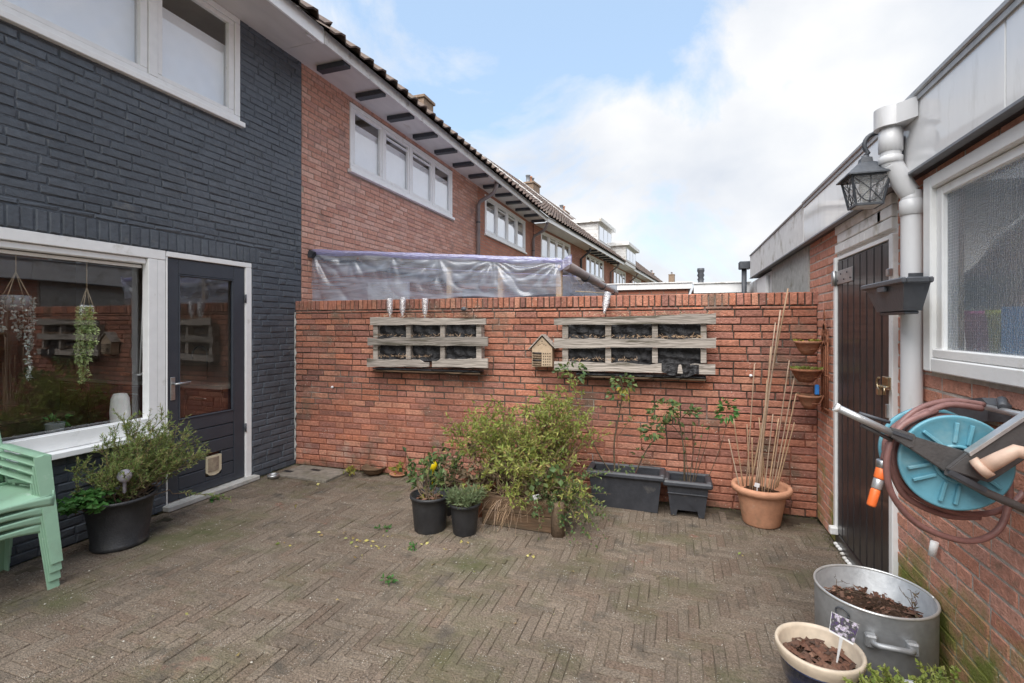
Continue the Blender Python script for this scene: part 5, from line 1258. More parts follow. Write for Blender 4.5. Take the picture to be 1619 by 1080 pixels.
# rosemary tub by the house
rc = Vector((-3.64, 2.30, 0)); TS = (.80, .84)
tub = lathe_pot('plant_tub', 'large black oval tub against the slate grey wall, holding the rosemary', tuple(rc), [(.19, 0), (.197, .01), (.197, .03), (.19, .035), (.225, .25), (.24, .31), (.255, .315), (.255, .335), (.238, .335), (.22, .28), (0, .28)], 'black_plastic', .285, .215, 'tub', n=48, sx=TS[0], sy=TS[1])
P = Plant(31); rosemary = thing('rosemary_bush', 'straggly rosemary bush growing in the black oval tub', 'shrub', (rc.x, rc.y, .29))
for i in range(58):
    b = rc+Vector((P.r.uniform(-.05, .08), P.r.uniform(-.06, .14), .29)); y = P.r.uniform(-.26, .58); hgt = .92-.50*(max(0, y-.30)/.30)**1.4-.30*(max(0, -y)/.26)
    tip = Vector((rc.x+P.r.uniform(-.17, .26), rc.y+y, P.r.uniform(.42, hgt)))
    pts = P.curve(b, tip, P.r.uniform(-.08, .10), .025, 8); P.stem(pts, .005, .0016); P.dress(pts, 80, .026, .0050, .35, 1, 1.0)
    for k in range(6):
        j = P.r.randint(3, 7); q = pts[j]; e = q+Vector((P.r.uniform(-.07, .08), P.r.uniform(-.07, .10), P.r.uniform(.03, .13)))
        tw = P.curve(q, e, 0, .008, 4); P.stem(tw, .002, .001, 3); P.dress(tw, 42, .024, .0046, .05, 1, 1.0)
e0 = Vector((rc.x+.06, rc.y+.12, .31)); tw = P.curve(e0, Vector((-3.42, 2.98, .10)), .05, .02, 9); P.stem(tw, .004, .0015); P.dress(tw, 150, .03, .005, .4, 1, .9)
P.finish(rosemary, M['bark'], [LF['rosemary']])
P = Plant(32); gr = thing('strawberry_plant', 'bright green leafy ground plant at the front left of the black oval tub', 'plant', (rc.x, rc.y-.15, .29))
for i in range(60):
    a = P.r.uniform(2.6, 5.9); q = .20*math.sqrt(P.r.random()); b = rc+Vector((q*.5*math.cos(a), -.11+q*.8*math.sin(a), .29)); tip = b+Vector((P.r.uniform(-.03, .10), P.r.uniform(-.12, .06), P.r.uniform(.02, .12)))
    pts = P.curve(b, tip, .03, .004, 3); P.stem(pts, .002, .0015, 3)
    for k in range(5): P.leaf(tip, Vector((math.cos(k*1.26+i), math.sin(k*1.26+i), .1)), .05, .036, .2, .15)
P.finish(gr, M['dark_stem'], [LF['fresh']])
gb = onX(197, 752, -3.50); gbt = thing('watering_globe', 'lilac grey striped glass watering globe in the black oval tub', 'watering globe', (gb.x, gb.y, .28))
mb = MB(); mb.lathe((gb.x, gb.y, gb.z-.04), [(0, -.08), (.010, -.07), (.012, -.005), (.022, .0), (.038, .02), (.044, .042), (.036, .066), (.018, .080), (0, .084)], 20); mb.build('globe', M['grey_ball'], gbt)

# pots in the middle group
p1 = lathe_pot('flower_pot', 'black tub with yellow fallen leaves inside, left in front of the wooden planter', (-1.73, 3.20, 0), [(.112, 0), (.115, .012), (.132, .20), (.14, .24), (.148, .243), (.148, .262), (.136, .262), (.128, .2), (0, .2)], 'black_plastic', .205, .122, group='black pots by the wooden planter')
p2 = lathe_pot('flower_pot', 'smaller dusty black pot full of lavender, right of the tub with fallen leaves', (-1.46, 3.22, 0), [(.082, 0), (.085, .01), (.10, .17), (.108, .205), (.116, .207), (.116, .226), (.104, .226), (.098, .18), (0, .18)], 'black_plastic', .185, .095, group='black pots by the wooden planter')
p3 = lathe_pot('flower_pot', 'black pot half hidden behind the tub with fallen leaves', (-1.80, 3.52, 0), [(.115, 0), (.118, .012), (.135, .19), (.144, .22), (.15, .222), (.15, .238), (.138, .238), (.13, .19), (0, .19)], 'black_plastic', .195, .125, group='black pots by the wooden planter')
p4 = lathe_pot('flower_pot', 'brown pot behind the black tubs, under the yellow watering globe', (-1.50, 3.60, 0), [(.10, 0), (.103, .012), (.125, .20), (.135, .23), (.14, .232), (.14, .26), (.126, .26), (.12, .2), (0, .2)], 'rust', .21, .12)
MB().box((-1.86, 3.42, .20), (.05, .004, .05), Matrix.Rotation(.5, 3, 'Y')).build('plant_label', M['tag_white'], p3)
P = Plant(40); tw_ = thing('twiggy_plant', 'bare twiggy plant with a few green leaves in the black tub with fallen leaves', 'plant', (-1.73, 3.2, .2))
for i in range(15):
    b = Vector((-1.73+P.r.uniform(-.05, .05), 3.2+P.r.uniform(-.05, .05), .2)); tip = b+Vector((P.r.uniform(-.22, .10), P.r.uniform(-.08, .12), P.r.uniform(.10, .36)))
    pts = P.curve(b, tip, .02, .012, 6); P.stem(pts, .005, .0018)
    P.dress(pts, 11, .042, .026, .6, 1, .5)
P.finish(tw_, M['bark'], [LF['rose']])
crumbs('fallen_leaves', (-1.73, 3.2, .212), .115, 26, 'mulch', p1, 3, .025)
P = Plant(41)
for i in range(24): P.leaf(Vector((-1.73+P.r.uniform(-.1, .1), 3.2+P.r.uniform(-.1, .1), .222)), (P.r.uniform(-1, 1), P.r.uniform(-1, 1), .1), .04, .03)
raw('yellow_leaves', P.lv, P.lf, LF['yellow'], p1, kind='stuff'); P.st.bm.free()
P = Plant(42); lav = thing('lavender_plant', 'low grey green lavender cushion in the smaller dusty black pot', 'plant', (-1.46, 3.22, .19))
for i in range(120):
    a = P.r.uniform(0, 6.28); q = .085*math.sqrt(P.r.random()); b = Vector((-1.46+q*math.cos(a), 3.22+q*math.sin(a), .19)); tip = b+Vector((math.cos(a)*P.r.uniform(.0, .09), math.sin(a)*P.r.uniform(0, .09), P.r.uniform(.05, .125)))
    pts = P.curve(b, tip, .03, .004, 4); P.stem(pts, .0015, .001, 3); P.dress(pts, 20, .036, .0055, .2, 1, 1.0)
P.finish(lav, M['bark'], [LF['lavender']])
P = Plant(43); hy = thing('hydrangea', 'wilting leafy plant with brown heads behind the yellow watering globe', 'plant', (-1.5, 3.6, .2))
for i in range(26):
    b = Vector((-1.5+P.r.uniform(-.07, .07), 3.6+P.r.uniform(-.07, .07), .21)); tip = b+Vector((P.r.uniform(-.28, .22), P.r.uniform(-.2, .2), P.r.uniform(.03, .30)))
    pts = P.curve(b, tip, .04, .01, 5); P.stem(pts, .004, .0018); P.dress(pts, 16, .05, .026, .35, 1, .4)
P.finish(hy, M['bark'], [LF['dry']])
P = Plant(44); vi = thing('small_ivy', 'pale green leafy plant in the half hidden black pot by the wall', 'plant', (-1.8, 3.52, .2))
for i in range(22):
    b = Vector((-1.8+P.r.uniform(-.06, .06), 3.52+P.r.uniform(-.06, .06), .2)); tip = b+Vector((P.r.uniform(-.16, .14), P.r.uniform(-.1, .12), P.r.uniform(.06, .34)))
    pts = P.curve(b, tip, .02, .01, 5); P.stem(pts, .003, .0015); P.dress(pts, 13, .045, .03, .3, 1, .3)
P.finish(vi, M['bark'], [LF['rose']])
yb = onY(684, 736, 3.50); yt = thing('watering_globe', 'bright yellow glass watering globe above the black pots', 'watering globe', (yb.x, yb.y, .22))
MB().lathe((yb.x, yb.y, yb.z-.045), [(0, -.13), (.007, -.12), (.009, -.02), (.018, .0), (.034, .024), (.042, .048), (.036, .072), (.018, .086), (0, .09)], 20).build('globe', M['yellow'], yt)

# wooden planter box and its shrub
bx0, bx1, by0, by1 = -1.40, -.84, 3.40, 4.08
wb = thing('wooden_planter', 'low brown plank planter box under the large sprawling shrub', 'planter', ((bx0+bx1)/2, (by0+by1)/2, 0))
for k in range(2):
    z0, z1 = .005+.112*k, .113+.112*k
    MB().span((bx0, by0, z0), (bx1, by0+.028, z1), .004).build('board', M['old_plank'], wb); MB().span((bx0, by1-.028, z0), (bx1, by1, z1), .004).build('board', M['old_plank'], wb)
    MB().span((bx0, by0+.03, z0), (bx0+.028, by1-.03, z1), .004).build('board', M['old_plank'], wb); MB().span((bx1-.028, by0+.03, z0), (bx1, by1-.03, z1), .004).build('board', M['old_plank'], wb)
for (x, y) in ((bx0+.05, by0+.05), (bx1-.05, by0+.05), (bx0+.05, by1-.05), (bx1-.05, by1-.05)): MB().span((x-.02, y-.02, .0), (x+.02, y+.02, .215)).build('corner_post', M['old_plank'], wb)
MB().tube([(bx1+.03, by0-.005, 0), (bx1+.03, by0-.005, .20), (bx1+.025, by0, .235)], .05, 9).build('log_post', M['bark'], wb)
MB().grid(lambda a, b: Vector((bx0+.03+(bx1-bx0-.06)*a, by0+.03+(by1-by0-.06)*b, .185+.02*math.sin(a*9)*math.sin(b*7))), 14, 14).build('soil', M['soil'], wb)
crumbs('leaf_litter', ((bx0+bx1)/2, (by0+by1)/2, .20), .3, 260, 'mulch', wb, 5, .022)
tagp = onY(848, 786, by0-.02); MB().box(tagp, (.05, .003, .035), Matrix.Rotation(-.3, 3, 'Y')).build('plant_label', M['tag_white'], wb)
P = Plant(50); bush = thing('sprawling_shrub', 'large sprawling shrub with small olive green leaves growing from the wooden planter', 'shrub', (-1.12, 3.75, .19))
def hmax(x): 
    t = (x+1.86)/1.28
    return .64+.30*t+.20*math.exp(-((t-.75)/.20)**2)*.62 - (.20*(t-.88)/.12 if t > .88 else 0)
for i in range(88):
    b = Vector((P.r.uniform(bx0+.08, bx1-.06), P.r.uniform(by0+.08, by1-.08), .19)); x = P.r.uniform(-1.86, -.58); hm_ = hmax(x)
    tip = Vector((x, P.r.uniform(3.42, 4.12), hm_*P.r.uniform(.62, 1.06)))
    if i % 6 == 0: tip = Vector((P.r.uniform(-1.45, -.5), P.r.uniform(3.14, 3.42), P.r.uniform(.16, .62)))
    pts = P.curve(b, tip, P.r.uniform(-.02, .22), .03, 9); P.stem(pts, .0045, .0012)
    P.dress(pts, 20, .036, .013, .5, 1, .8)
    for k in range(9):
        j = P.r.randint(3, 9); q = pts[min(j, 8)]; e = q+Vector((P.r.uniform(-.13, .13), P.r.uniform(-.12, .12), P.r.uniform(-.02, .17)))
        if e.y > 4.20: e.y = 4.2
        tw = P.curve(q, e, .01, .012, 4); P.stem(tw, .0018, .0008, 3); P.dress(tw, 13, .033, .0125, .1, 1, .9)
P.finish(bush, M['bark'], [LF['bush']])
P = Plant(51); dryb = thing('dry_heather', 'brown dried twiggy plant filling the front of the wooden planter below the shrub', 'plant', (-1.0, 3.5, .19))
for i in range(170):
    b = Vector((P.r.uniform(bx0+.1, bx1-.0), P.r.uniform(by0+.04, by0+.4), .19)); tip = b+Vector((P.r.uniform(-.2, .24), P.r.uniform(-.24, .16), P.r.uniform(-.08, .40)))
    pts = P.curve(b, tip, .03, .02, 6); P.stem(pts, .0022, .001, 3); P.dress(pts, 30, .018, .007, .25, 1, .6)
for i in range(34):     # dead stalks over the front edge
    b = Vector((P.r.uniform(bx0+.05, bx0+.32), by0+.05, .2)); tip = Vector((b.x+P.r.uniform(-.16, .08), by0-P.r.uniform(.03, .14), P.r.uniform(.0, .12)))
    P.stem(P.curve(b, tip, .10, .01, 6), .0022, .001, 3)
P.finish(dryb, M['bamboo'], [LF['dry']])
P = Plant(52); ger = thing('trailing_plant', 'small trailing plant with pale rounded leaves spilling over the right end of the wooden planter', 'plant', (-.84, 3.45, .19))
for i in range(70):
    b = Vector((P.r.uniform(-1.0, -.82), P.r.uniform(3.40, 3.7), .2)); tip = Vector((P.r.uniform(-1.02, -.42), P.r.uniform(3.18, 3.75), P.r.uniform(.03, .46)))
    pts = P.curve(b, tip, .10, .015, 7); P.stem(pts, .0022, .001, 3); P.dress(pts, 26, .022, .013, .3, 1, .5)
for i in range(22):
    p = Vector((P.r.uniform(-1.05, -.70), P.r.uniform(3.34, 3.5), P.r.uniform(.06, .5)))
    for k in range(3): P.leaf(p, Vector((math.cos(k*2.1+i), -.4, math.sin(k*2.1+i))), .052, .045, .1)
P.finish(ger, M['bark'], [LF['rose']])

# plastic troughs along the wall
def box_planter(name, label, x0, x1, y0, y1, h, taper, mat, feet=False):
    t = thing(name, label, 'planter', ((x0+x1)/2, (y0+y1)/2, 0))
    zb = .0
    o1 = [Vector((x0+taper, y0+taper, zb)), Vector((x1-taper, y0+taper, zb)), Vector((x1-taper, y1-taper*.4, zb)), Vector((x0+taper, y1-taper*.4, zb))]
    o2 = [Vector((x0, y0, h)), Vector((x1, y0, h)), Vector((x1, y1, h)), Vector((x0, y1, h))]
    mb = MB(); w = .02
    i2 = [Vector((x0+w, y0+w, h)), Vector((x1-w, y0+w, h)), Vector((x1-w, y1-w, h)), Vector((x0+w, y1-w, h))]; i1 = [p.lerp(q, .75)*1 for p, q in zip([Vector((p.x, p.y, h)) for p in i2], i2)]
    i1 = [p - ZV*.10 for p in i2]
    for i in range(4):
        j = (i+1) % 4
        if feet and i == 0:     # front wall with two feet
            a, b, c, d = o1[0], o1[1], o2[1], o2[0]; f0 = ZV*.045
            mb.poly([a.lerp(b, 0), a.lerp(b, .16), a.lerp(b, .20)+f0, a.lerp(b, .80)+f0, a.lerp(b, .84), b, c, d])
        else: mb.poly([o1[i], o1[j], o2[j], o2[i]])
        mb.poly([i1[j], i1[i], i2[i], i2[j]])
    mb.build('trough', M[mat], t)
    r_ = MB(); e = .028
    for (a, b) in (((x0-e, y0-e), (x1+e, y0+w)), ((x0-e, y1-w), (x1+e, y1+.012))): r_.span((a[0], a[1], h-.022), (b[0], b[1], h+.022), .012)
    for (a, b) in (((x0-e, y0+w+.001), (x0+w, y1-w-.001)), ((x1-w, y0+w+.001), (x1+e, y1-w-.001))): r_.span((a[0], a[1], h-.022), (b[0], b[1], h+.022), .012)
    r_.build('rim', M[mat], t)
    if feet: MB().span((x0+.006, y0-.002, h-.085), (x1-.006, y0+.012, h-.075), .003).build('moulding', M[mat], t)
    MB().grid(lambda a, b: Vector((x0+w+(x1-x0-2*w)*a, y0+w+(y1-y0-2*w)*b, h-.075+.014*math.sin(a*11+b*3)*math.sin(b*7))), 16, 8).build('soil', M['soil'], t)
    return t
box_planter('plastic_trough', 'long anthracite plastic trough with rose stems, against the garden wall', -.70, -.125, 4.03, 4.285, .285, .03, 'anthracite')
box_planter('square_planter', 'square anthracite planter on two feet between the long trough and the terracotta pot', -.085, .225, 4.03, 4.29, .262, .032, 'anthracite', True)
def thorny(pl, pts_px, Y, r0, r1, leaves=0, l=.04, w=.026, t0=.5):
    pts = [onY(u, v, Y+pl.r.uniform(-.02, .02)) for u, v in pts_px]; pts = smooth(pts, 3); pl.stem(pts, r0, r1, 5)
    if leaves: pl.dress(pts, leaves, l, w, t0, 1, .4)
    return pts
def cluster(pl, u, v, ru, rv, n, Y, l=.045, w=.03):
    for i in range(n):
        a, q = pl.r.uniform(0, 6.28), math.sqrt(pl.r.random()); c = onY(u+ru*q*math.cos(a), v+rv*q*math.sin(a), Y+pl.r.uniform(-.08, .05))
        d = Vector((math.cos(a)+pl.r.uniform(-.5, .5), pl.r.uniform(-1, .3), -math.sin(a)*.5+pl.r.uniform(-.6, .5)))
        pl.leaf(c, d, l*pl.r.uniform(.7, 1.2), w*pl.r.uniform(.7, 1.2), .15, .1)
P = Plant(60); ros = thing('rose_bush', 'tall bare rose stems with leaves only at the top, growing in the long trough', 'rose bush', (-.42, 4.17, .2))
thorny(P, [(972, 748), (971, 700), (978, 660), (984, 620), (980, 598)], 4.17, .008, .004, 16)
thorny(P, [(966, 747), (945, 715), (925, 670), (905, 610), (898, 588)], 4.17, .006, .003, 8)
thorny(P, [(1005, 748), (1015, 725), (1030, 700), (1045, 690)], 4.17, .006, .003, 6)
thorny(P, [(978, 690), (990, 672), (1003, 655)], 4.17, .003, .0015, 8)
thorny(P, [(979, 745), (978, 730)], 4.17, .006, .005)
cluster(P, 903, 588, 26, 14, 60, 4.13); cluster(P, 985, 606, 18, 14, 44, 4.13); cluster(P, 975, 622, 14, 8, 14, 4.13)
cluster(P, 990, 740, 14, 6, 30, 4.10, .03, .02); cluster(P, 1010, 715, 9, 6, 8, 4.14)
P.finish(ros, M['dark_stem'], [LF['rose']])
P = Plant(61)
for i in range(16): c = onY(984+P.r.uniform(-12, 12), 622+P.r.uniform(-12, 8), 4.1); P.leaf(c, (P.r.uniform(-1, 1), -.4, -.6), .05, .03)
raw('yellow_leaves', P.lv, P.lf, LF['yellow'], ros); P.st.bm.free()
P = Plant(62); ros2 = thing('rose_bush', 'rose with green leaf clusters and dark thorny stems in the square planter', 'rose bush', (.05, 4.17, .2))
thorny(P, [(1082, 762), (1082, 720), (1078, 690), (1072, 660), (1062, 640)], 4.17, .009, .004, 10)
thorny(P, [(1076, 688), (1062, 672), (1050, 668)], 4.17, .004, .002, 10); thorny(P, [(1074, 664), (1088, 652), (1100, 646)], 4.17, .004, .002, 14)
for (a, b) in ((1090, 1100), (1095, 1112), (1088, 1082), (1098, 1122)): thorny(P, [(a, 762), (a+(b-a)*.4, 730), (a+(b-a)*.8, 700), (b, 668+P.r.uniform(-8, 14))], 4.18, .004, .0018, 4)
cluster(P, 1050, 648, 24, 16, 90, 4.12); cluster(P, 1030, 682, 18, 9, 60, 4.12); cluster(P, 1092, 650, 14, 8, 24, 4.13); cluster(P, 1078, 762, 12, 3, 10, 4.1, .02, .014)
P.finish(ros2, M['dark_stem'], [LF['rose']])
P = Plant(63); sp_ = thing('leafy_sprig', 'single dark green leafy sprig alone against the brick between the square planter and the canes', 'plant', tuple(onY(1148, 690, 4.24)))
thorny(P, [(1118, 760), (1138, 710), (1148, 672), (1149, 648)], 4.22, .003, .0018); cluster(P, 1149, 648, 15, 17, 62, 4.19, .05, .026)
P.finish(sp_, M['dark_stem'], [LF['fresh']])
# terracotta pot with canes
tc = lathe_pot('terracotta_pot', 'weathered terracotta pot full of bamboo canes by the garden wall', (.60, 4.12, 0), [(.125, 0), (.13, .01), (.168, .22), (.172, .235), (.205, .245), (.212, .27), (.205, .29), (.185, .292), (.172, .27), (.16, .2), (0, .2)], 'terracotta', .225, .158)
lb = onY(1197, 767, 4.02); MB().box(lb, (.034, .004, .03), Matrix.Rotation(.2, 3, 'Y')).build('plant_label', M['tag_white'], tc); MB().box(lb-ZV*.035, (.006, .003, .05)).build('label_stick', M['tag_white'], tc)
canes = [((1186, 763), (1246, 456)), ((1195, 770), (1234, 490)), ((1200, 768), (1219, 548)), ((1180, 760), (1193, 575)), ((1218, 768), (1248, 570)), ((1222, 766), (1257, 592)), ((1226, 762), (1259, 622)), ((1170, 763), (1152, 694)), ((1175, 758), (1160, 662)), ((1186, 765), (1181, 671)), ((1190, 769), (1189, 692)), ((1208, 770), (1222, 655)), ((1214, 769), (1231, 662)), ((1229, 760), (1256, 668)), ((1205, 770), (1206, 700)), ((1198, 771), (1213, 600)), ((1212, 770), (1200, 660)), ((1193, 767), (1226, 510))]
rr = random.Random(8)
for i, (a, b) in enumerate(canes):
    Y = 4.12+rr.uniform(-.09, .08); p = onY(a[0], a[1], Y); p.z = max(p.z-.05, .20); q = onY(b[0], b[1], Y+rr.uniform(-.02, .07)); pts = [p.lerp(q, t/8) for t in range(9)]
    r0 = .0065 if i < 3 else .0048
    lab = {0: 'longest bamboo cane, reaching the top of the garden wall', 1: 'long thick bamboo cane leaning right, just shorter than the longest one', 2: 'thin cane reaching as high as the lower pallet board, left of the two long canes',
           3: 'thin upright cane in the left half of the pot, ending beside the wall plug', 6: 'rightmost thin cane leaning out towards the shed, its tip by the lowest rack bowl', 7: 'leftmost short cane leaning far left over the pot rim', 8: 'short cane leaning left, second from the left in the pot',
           9: 'short upright cane, third from the left in the pot', 13: 'short cane at the right rim of the terracotta pot leaning right', 4: 'tall thin cane leaning right, ending level with the middle rack bowl', 17: 'long thin cane just behind the two longest ones'}.get(i, 'thin short bamboo cane in the middle of the terracotta pot')
    MB().tube(pts, [r0*(1.12 if t % 2 else 1)*(1-.025*t) for t in range(9)], 7).build('bamboo_cane', M['bamboo'], None, label=lab, cat='cane', group='bamboo canes in the terracotta pot')

# big aluminium pan, blue pot, grey bowl in the corner
AP = Vector((.80, 2.50, 0)); ap = thing('cooking_pot', 'large old aluminium cooking pot filled with soil, beside the shed door', 'cooking pot', tuple(AP))
MB().lathe(AP, [(.205, 0), (.214, .012), (.217, .35), (.217, .352), (.209, .352), (.207, .02), (0, .02)], 64).build('pot', M['alu'], ap)
rm = MB(); rm.tube([AP+Vector((.216*math.cos(a), .216*math.sin(a), .356)) for a in [2*math.pi*i/64 for i in range(65)]], .0055, 8); rm.build('rim', pm('bright_rim', [(.62, .62, .60), (.7, .7, .68)], .35, 12, .08, metal=.6), ap)
MB().lathe(AP+ZV*.265, [(.206, -.02), (.16, .0), (.08, .016), (0, .01)], 36, jit=.008).build('soil', M['soil'], ap)
crumbs('bark_chips', AP+ZV*.26, .19, 420, 'mulch', ap, 9, .016)
for a0_ in (-1.62, 1.5):
    hd = MB(); ca_, sa_ = math.cos(a0_), math.sin(a0_); tx = Vector((-sa_, ca_, 0)); nx = Vector((ca_, sa_, 0)); c = AP+nx*.218+ZV*.255
    hd.tube([c-tx*.065, c-tx*.06+nx*.03, c-tx*.05+nx*.042+ZV*.004, c+tx*.05+nx*.042+ZV*.004, c+tx*.06+nx*.03, c+tx*.065], .011, 10); hd.build('handle', M['alu'], ap)
    for s in (-1, 1): MB().box(c+tx*.067*s+nx*.004, (.04, .034, .05), Matrix.Rotation(a0_+math.pi/2, 3, 'Z'), .006).build('handle_rivet_plate', M['alu'], ap)
kc = AP+Vector((.218*math.cos(-2.35), .218*math.sin(-2.35), .32)); kt = Vector((-math.sin(-2.35), math.cos(-2.35), 0))
MB().tube([kc+kt*.026*math.cos(a)+ZV*(-.005+.020*math.sin(a))+Vector((-.006, -.006, 0)) for a in [2*math.pi*i/16 for i in range(17)]], .0038, 6).build('iron_ring', M['iron'], ap)
P = Plant(70); dw = thing('withered_stalk', 'thin withered dark stalk in the aluminium cooking pot', 'plant', (.9, 2.55, .27))
for i in range(5): P.stem(P.curve(Vector((.93+.006*i, 2.44, .26)), Vector((.955-.012*i, 2.50+.01*i, .37-.02*(i % 2))), .04, .01, 6), .002, .001)
for i in range(5): P.stem(P.curve(Vector((.68, 2.6, .27)), Vector((.70+.05*i, 2.66-.03*i, .33-.02*i)), .05, .012, 6), .0014, .0008)
P.dress(P.curve(Vector((.93, 2.44, .28)), Vector((.95, 2.5, .38)), .02, .01), 14, .02, .007, .2)
P.finish(dw, M['dark_stem'], [LF['dry']])
BP = Vector((.515, 2.16, 0)); bp_ = thing('glazed_pot', 'dark blue glazed pot with cream rim and dry leaves, in front of the aluminium pot', 'pot', tuple(BP))
MB().lathe(BP, [(.085, 0), (.09, .01), (.105, .08), (.13, .19), (.141, .222), (.1395, .222), (.125, .15), (.11, .1), (0, .1)], 44).build('pot', M['blue_glaze'], bp_)
MB().lathe(BP, [(.1405, .218), (.148, .238), (.152, .258), (.149, .267), (.141, .268), (.135, .255), (.127, .20), (.118, .19)], 44, cap=False).build('rim', M['cream_glaze'], bp_)
MB().lathe(BP+ZV*.20, [(.122, 0), (.06, .01), (0, .008)], 24, jit=.006).build('soil', M['soil'], bp_)
crumbs('dry_leaves', BP+ZV*.21, .108, 120, 'mulch', bp_, 12, .026)
cA, cB, cC, cD = onD(1315, 967, 1.83), onD(1359, 988, 1.80), onD(1349, 1020, 1.78), onD(1311, 998, 1.81)
lb = thing('flower_label', 'plant label printed with white and purple flowers, stuck in the blue pot', 'plant label', tuple(BP+Vector((.06, 0, .2))))
nC = (cB-cA).cross(cD-cA).normalized()*.002
MB().prism([cA, cB, cC, cD], nC).build('card', M['tag_white'], lb)
def inset(t): m_ = (cA+cB+cC+cD)/4; return [p.lerp(m_, t) for p in (cA, cB, cC, cD)]
q = inset(.02); MB().prism([x - nC*.6 for x in (q[0], q[1], q[1].lerp(q[2], .92), q[0].lerp(q[3], .92))], nC*.3).build('printed_photo', M['rose_photo'], lb)
MB().prism([cD.lerp(cC, .44), cD.lerp(cC, .58), cD.lerp(cC, .52)-ZV*.10+Vector((-.01, .01, 0)), cD.lerp(cC, .46)-ZV*.10+Vector((-.01, .01, 0))], nC*.9).build('label_stake', M['tag_white'], lb)
GP = Vector((.80, 1.88, 0)); lathe_pot('grey_bowl', 'light grey bowl planter cut by the bottom edge, full of yellow green creepers', tuple(GP), [(.13, 0), (.14, .01), (.185, .20), (.2, .225), (.208, .228), (.208, .245), (.19, .245), (.18, .2), (0, .2)], 'pvc', .205, .175)
P = Plant(71); cre = thing('yellow_creeper', 'yellow green small leaved creeper with grassy tufts in the grey bowl', 'plant', tuple(GP+ZV*.2))
for i in range(330):
    a = P.r.uniform(0, 6.28); q = .18*math.sqrt(P.r.random()); b = GP+Vector((q*math.cos(a), q*math.sin(a), .205)); ex = 1.0
    tip = b+Vector((math.cos(a)*P.r.uniform(0, .12), math.sin(a)*P.r.uniform(0, .10), P.r.uniform(.0, .075)))
    if tip.x > .98: tip.x = .98
    if 1.2 < a < 1.9 and tip.y > 2.06: tip.z -= .03
    pts = P.curve(b, tip, .03, .006, 4); P.stem(pts, .0015, .0008, 3); P.dress(pts, 26, .014, .010, .2, 1, .4)
for (cx_, cy_, n_) in ((.66, 1.97, 26), (.62, 1.86, 30), (.86, 2.03, 16)):
    for i in range(n_):
        b = Vector((cx_+P.r.uniform(-.05, .05), cy_+P.r.uniform(-.04, .04), .2)); tip = b+Vector((P.r.uniform(-.06, .05), P.r.uniform(-.03, .05), P.r.uniform(.05, .13))); pts = P.curve(b, tip, .02, .005, 5); P.stem(pts, .0015, .0008, 3); P.dress(pts, 40, .015, .010, .2, 1, .5)
for i in range(70):
    b = Vector((P.r.uniform(.80, .95), P.r.uniform(1.84, 2.02), .2)); tip = b+Vector((P.r.uniform(-.08, .05), P.r.uniform(-.06, .08), P.r.uniform(.05, .12))); pts = P.curve(b, tip, .04, .006, 5)
    k = len(P.lv)
    for j, p in enumerate(pts): w_ = .003*(1-j/6); P.lv += [p+Vector((w_, 0, 0)), p-Vector((w_, 0, 0))]
    P.lf += [(k+2*j, k+2*j+1, k+2*j+3, k+2*j+2) for j in range(len(pts)-1)]
P.finish(cre, M['bark'], [LF['lime']])

for (bo_, c_, rr_), lm_, n_ in zip(bowls, ('yellow', 'lime', 'dry'), (26, 60, 8)):
    P = Plant(n_)
    for i in range(n_): a = P.r.uniform(0, 6.28); q_ = rr_*.9*math.sqrt(P.r.random()); P.leaf(Vector((c_.x+q_*math.cos(a), ry+q_*math.sin(a), c_.z+.004)), (math.cos(a), math.sin(a), P.r.uniform(.1, 1.2)), .03, .018)
    raw('bowl_leaves', P.lv, P.lf, LF[lm_], bo_, kind='stuff'); P.st.bm.free()
# small things on the ground
bw = onZ(593, 748, .0); bo = thing('clay_bowl', 'shallow mossy clay bowl on the paving at the foot of the garden wall', 'bowl', (bw.x, bw.y, 0))
MB().lathe((bw.x, bw.y-.02, 0), [(.07, 0), (.10, .03), (.118, .062), (.124, .064), (.124, .076), (.11, .076), (.095, .045), (0, .04)], 26).build('bowl', M['old_plank'], bo)
sb = onZ(630, 752, 0); so_ = thing('clay_saucer', 'small clay saucer with orange leaves near the wall, left of the black pots', 'saucer', (sb.x, sb.y, 0))
MB().lathe((sb.x, sb.y, 0), [(.06, 0), (.085, .025), (.09, .025), (.06, .008), (0, .008)], 20).build('saucer', M['terracotta'], so_)
P = Plant(80)
for i in range(26): P.leaf(Vector((sb.x+P.r.uniform(-.05, .05), sb.y+P.r.uniform(-.05, .05), .02+P.r.uniform(0, .08))), (P.r.uniform(-1, 1), P.r.uniform(-1, 1), P.r.uniform(0, 1)), .05, .035)
raw('orange_leaves', P.lv, P.lf, LF['yellow'], so_, kind='stuff'); P.st.bm.free()
wd_ = onZ(552, 752, 0); P = Plant(81); we = thing('weed', 'small yellowing weed between the pavers by the garden wall, left of the clay bowl', 'weed', (wd_.x, wd_.y, 0))
for i in range(12): pts = P.curve(Vector((wd_.x, wd_.y, 0)), Vector((wd_.x+P.r.uniform(-.07, .09), wd_.y+P.r.uniform(-.08, .05), P.r.uniform(.03, .15))), .03, .01, 4); P.stem(pts, .002, .001, 3); P.dress(pts, 8, .03, .016, .3)
P.finish(we, M['bark'], [LF['yellow']])
for (u, v, lab, n_) in ((340, 790, 'green weed tuft on the paving in front of the cat flap', 14), (617, 921, 'tiny green weed alone in the middle of the paving', 8), (607, 838, 'small weed on the paving left of the black tub', 8), (652, 868, 'small green weed in front of the black tub', 8)):
    c = onZ(u, v, 0); P = Plant(u); t = thing('weed', lab, 'weed', (c.x, c.y, 0))
    for i in range(n_): pts = P.curve(c, c+Vector((P.r.uniform(-.05, .05), P.r.uniform(-.05, .05), P.r.uniform(.005, .035))), .01, .004, 3); P.stem(pts, .001, .0008, 3); P.dress(pts, 5, .022, .012, .3)
    P.finish(t, M['bark'], [LF['fresh']])
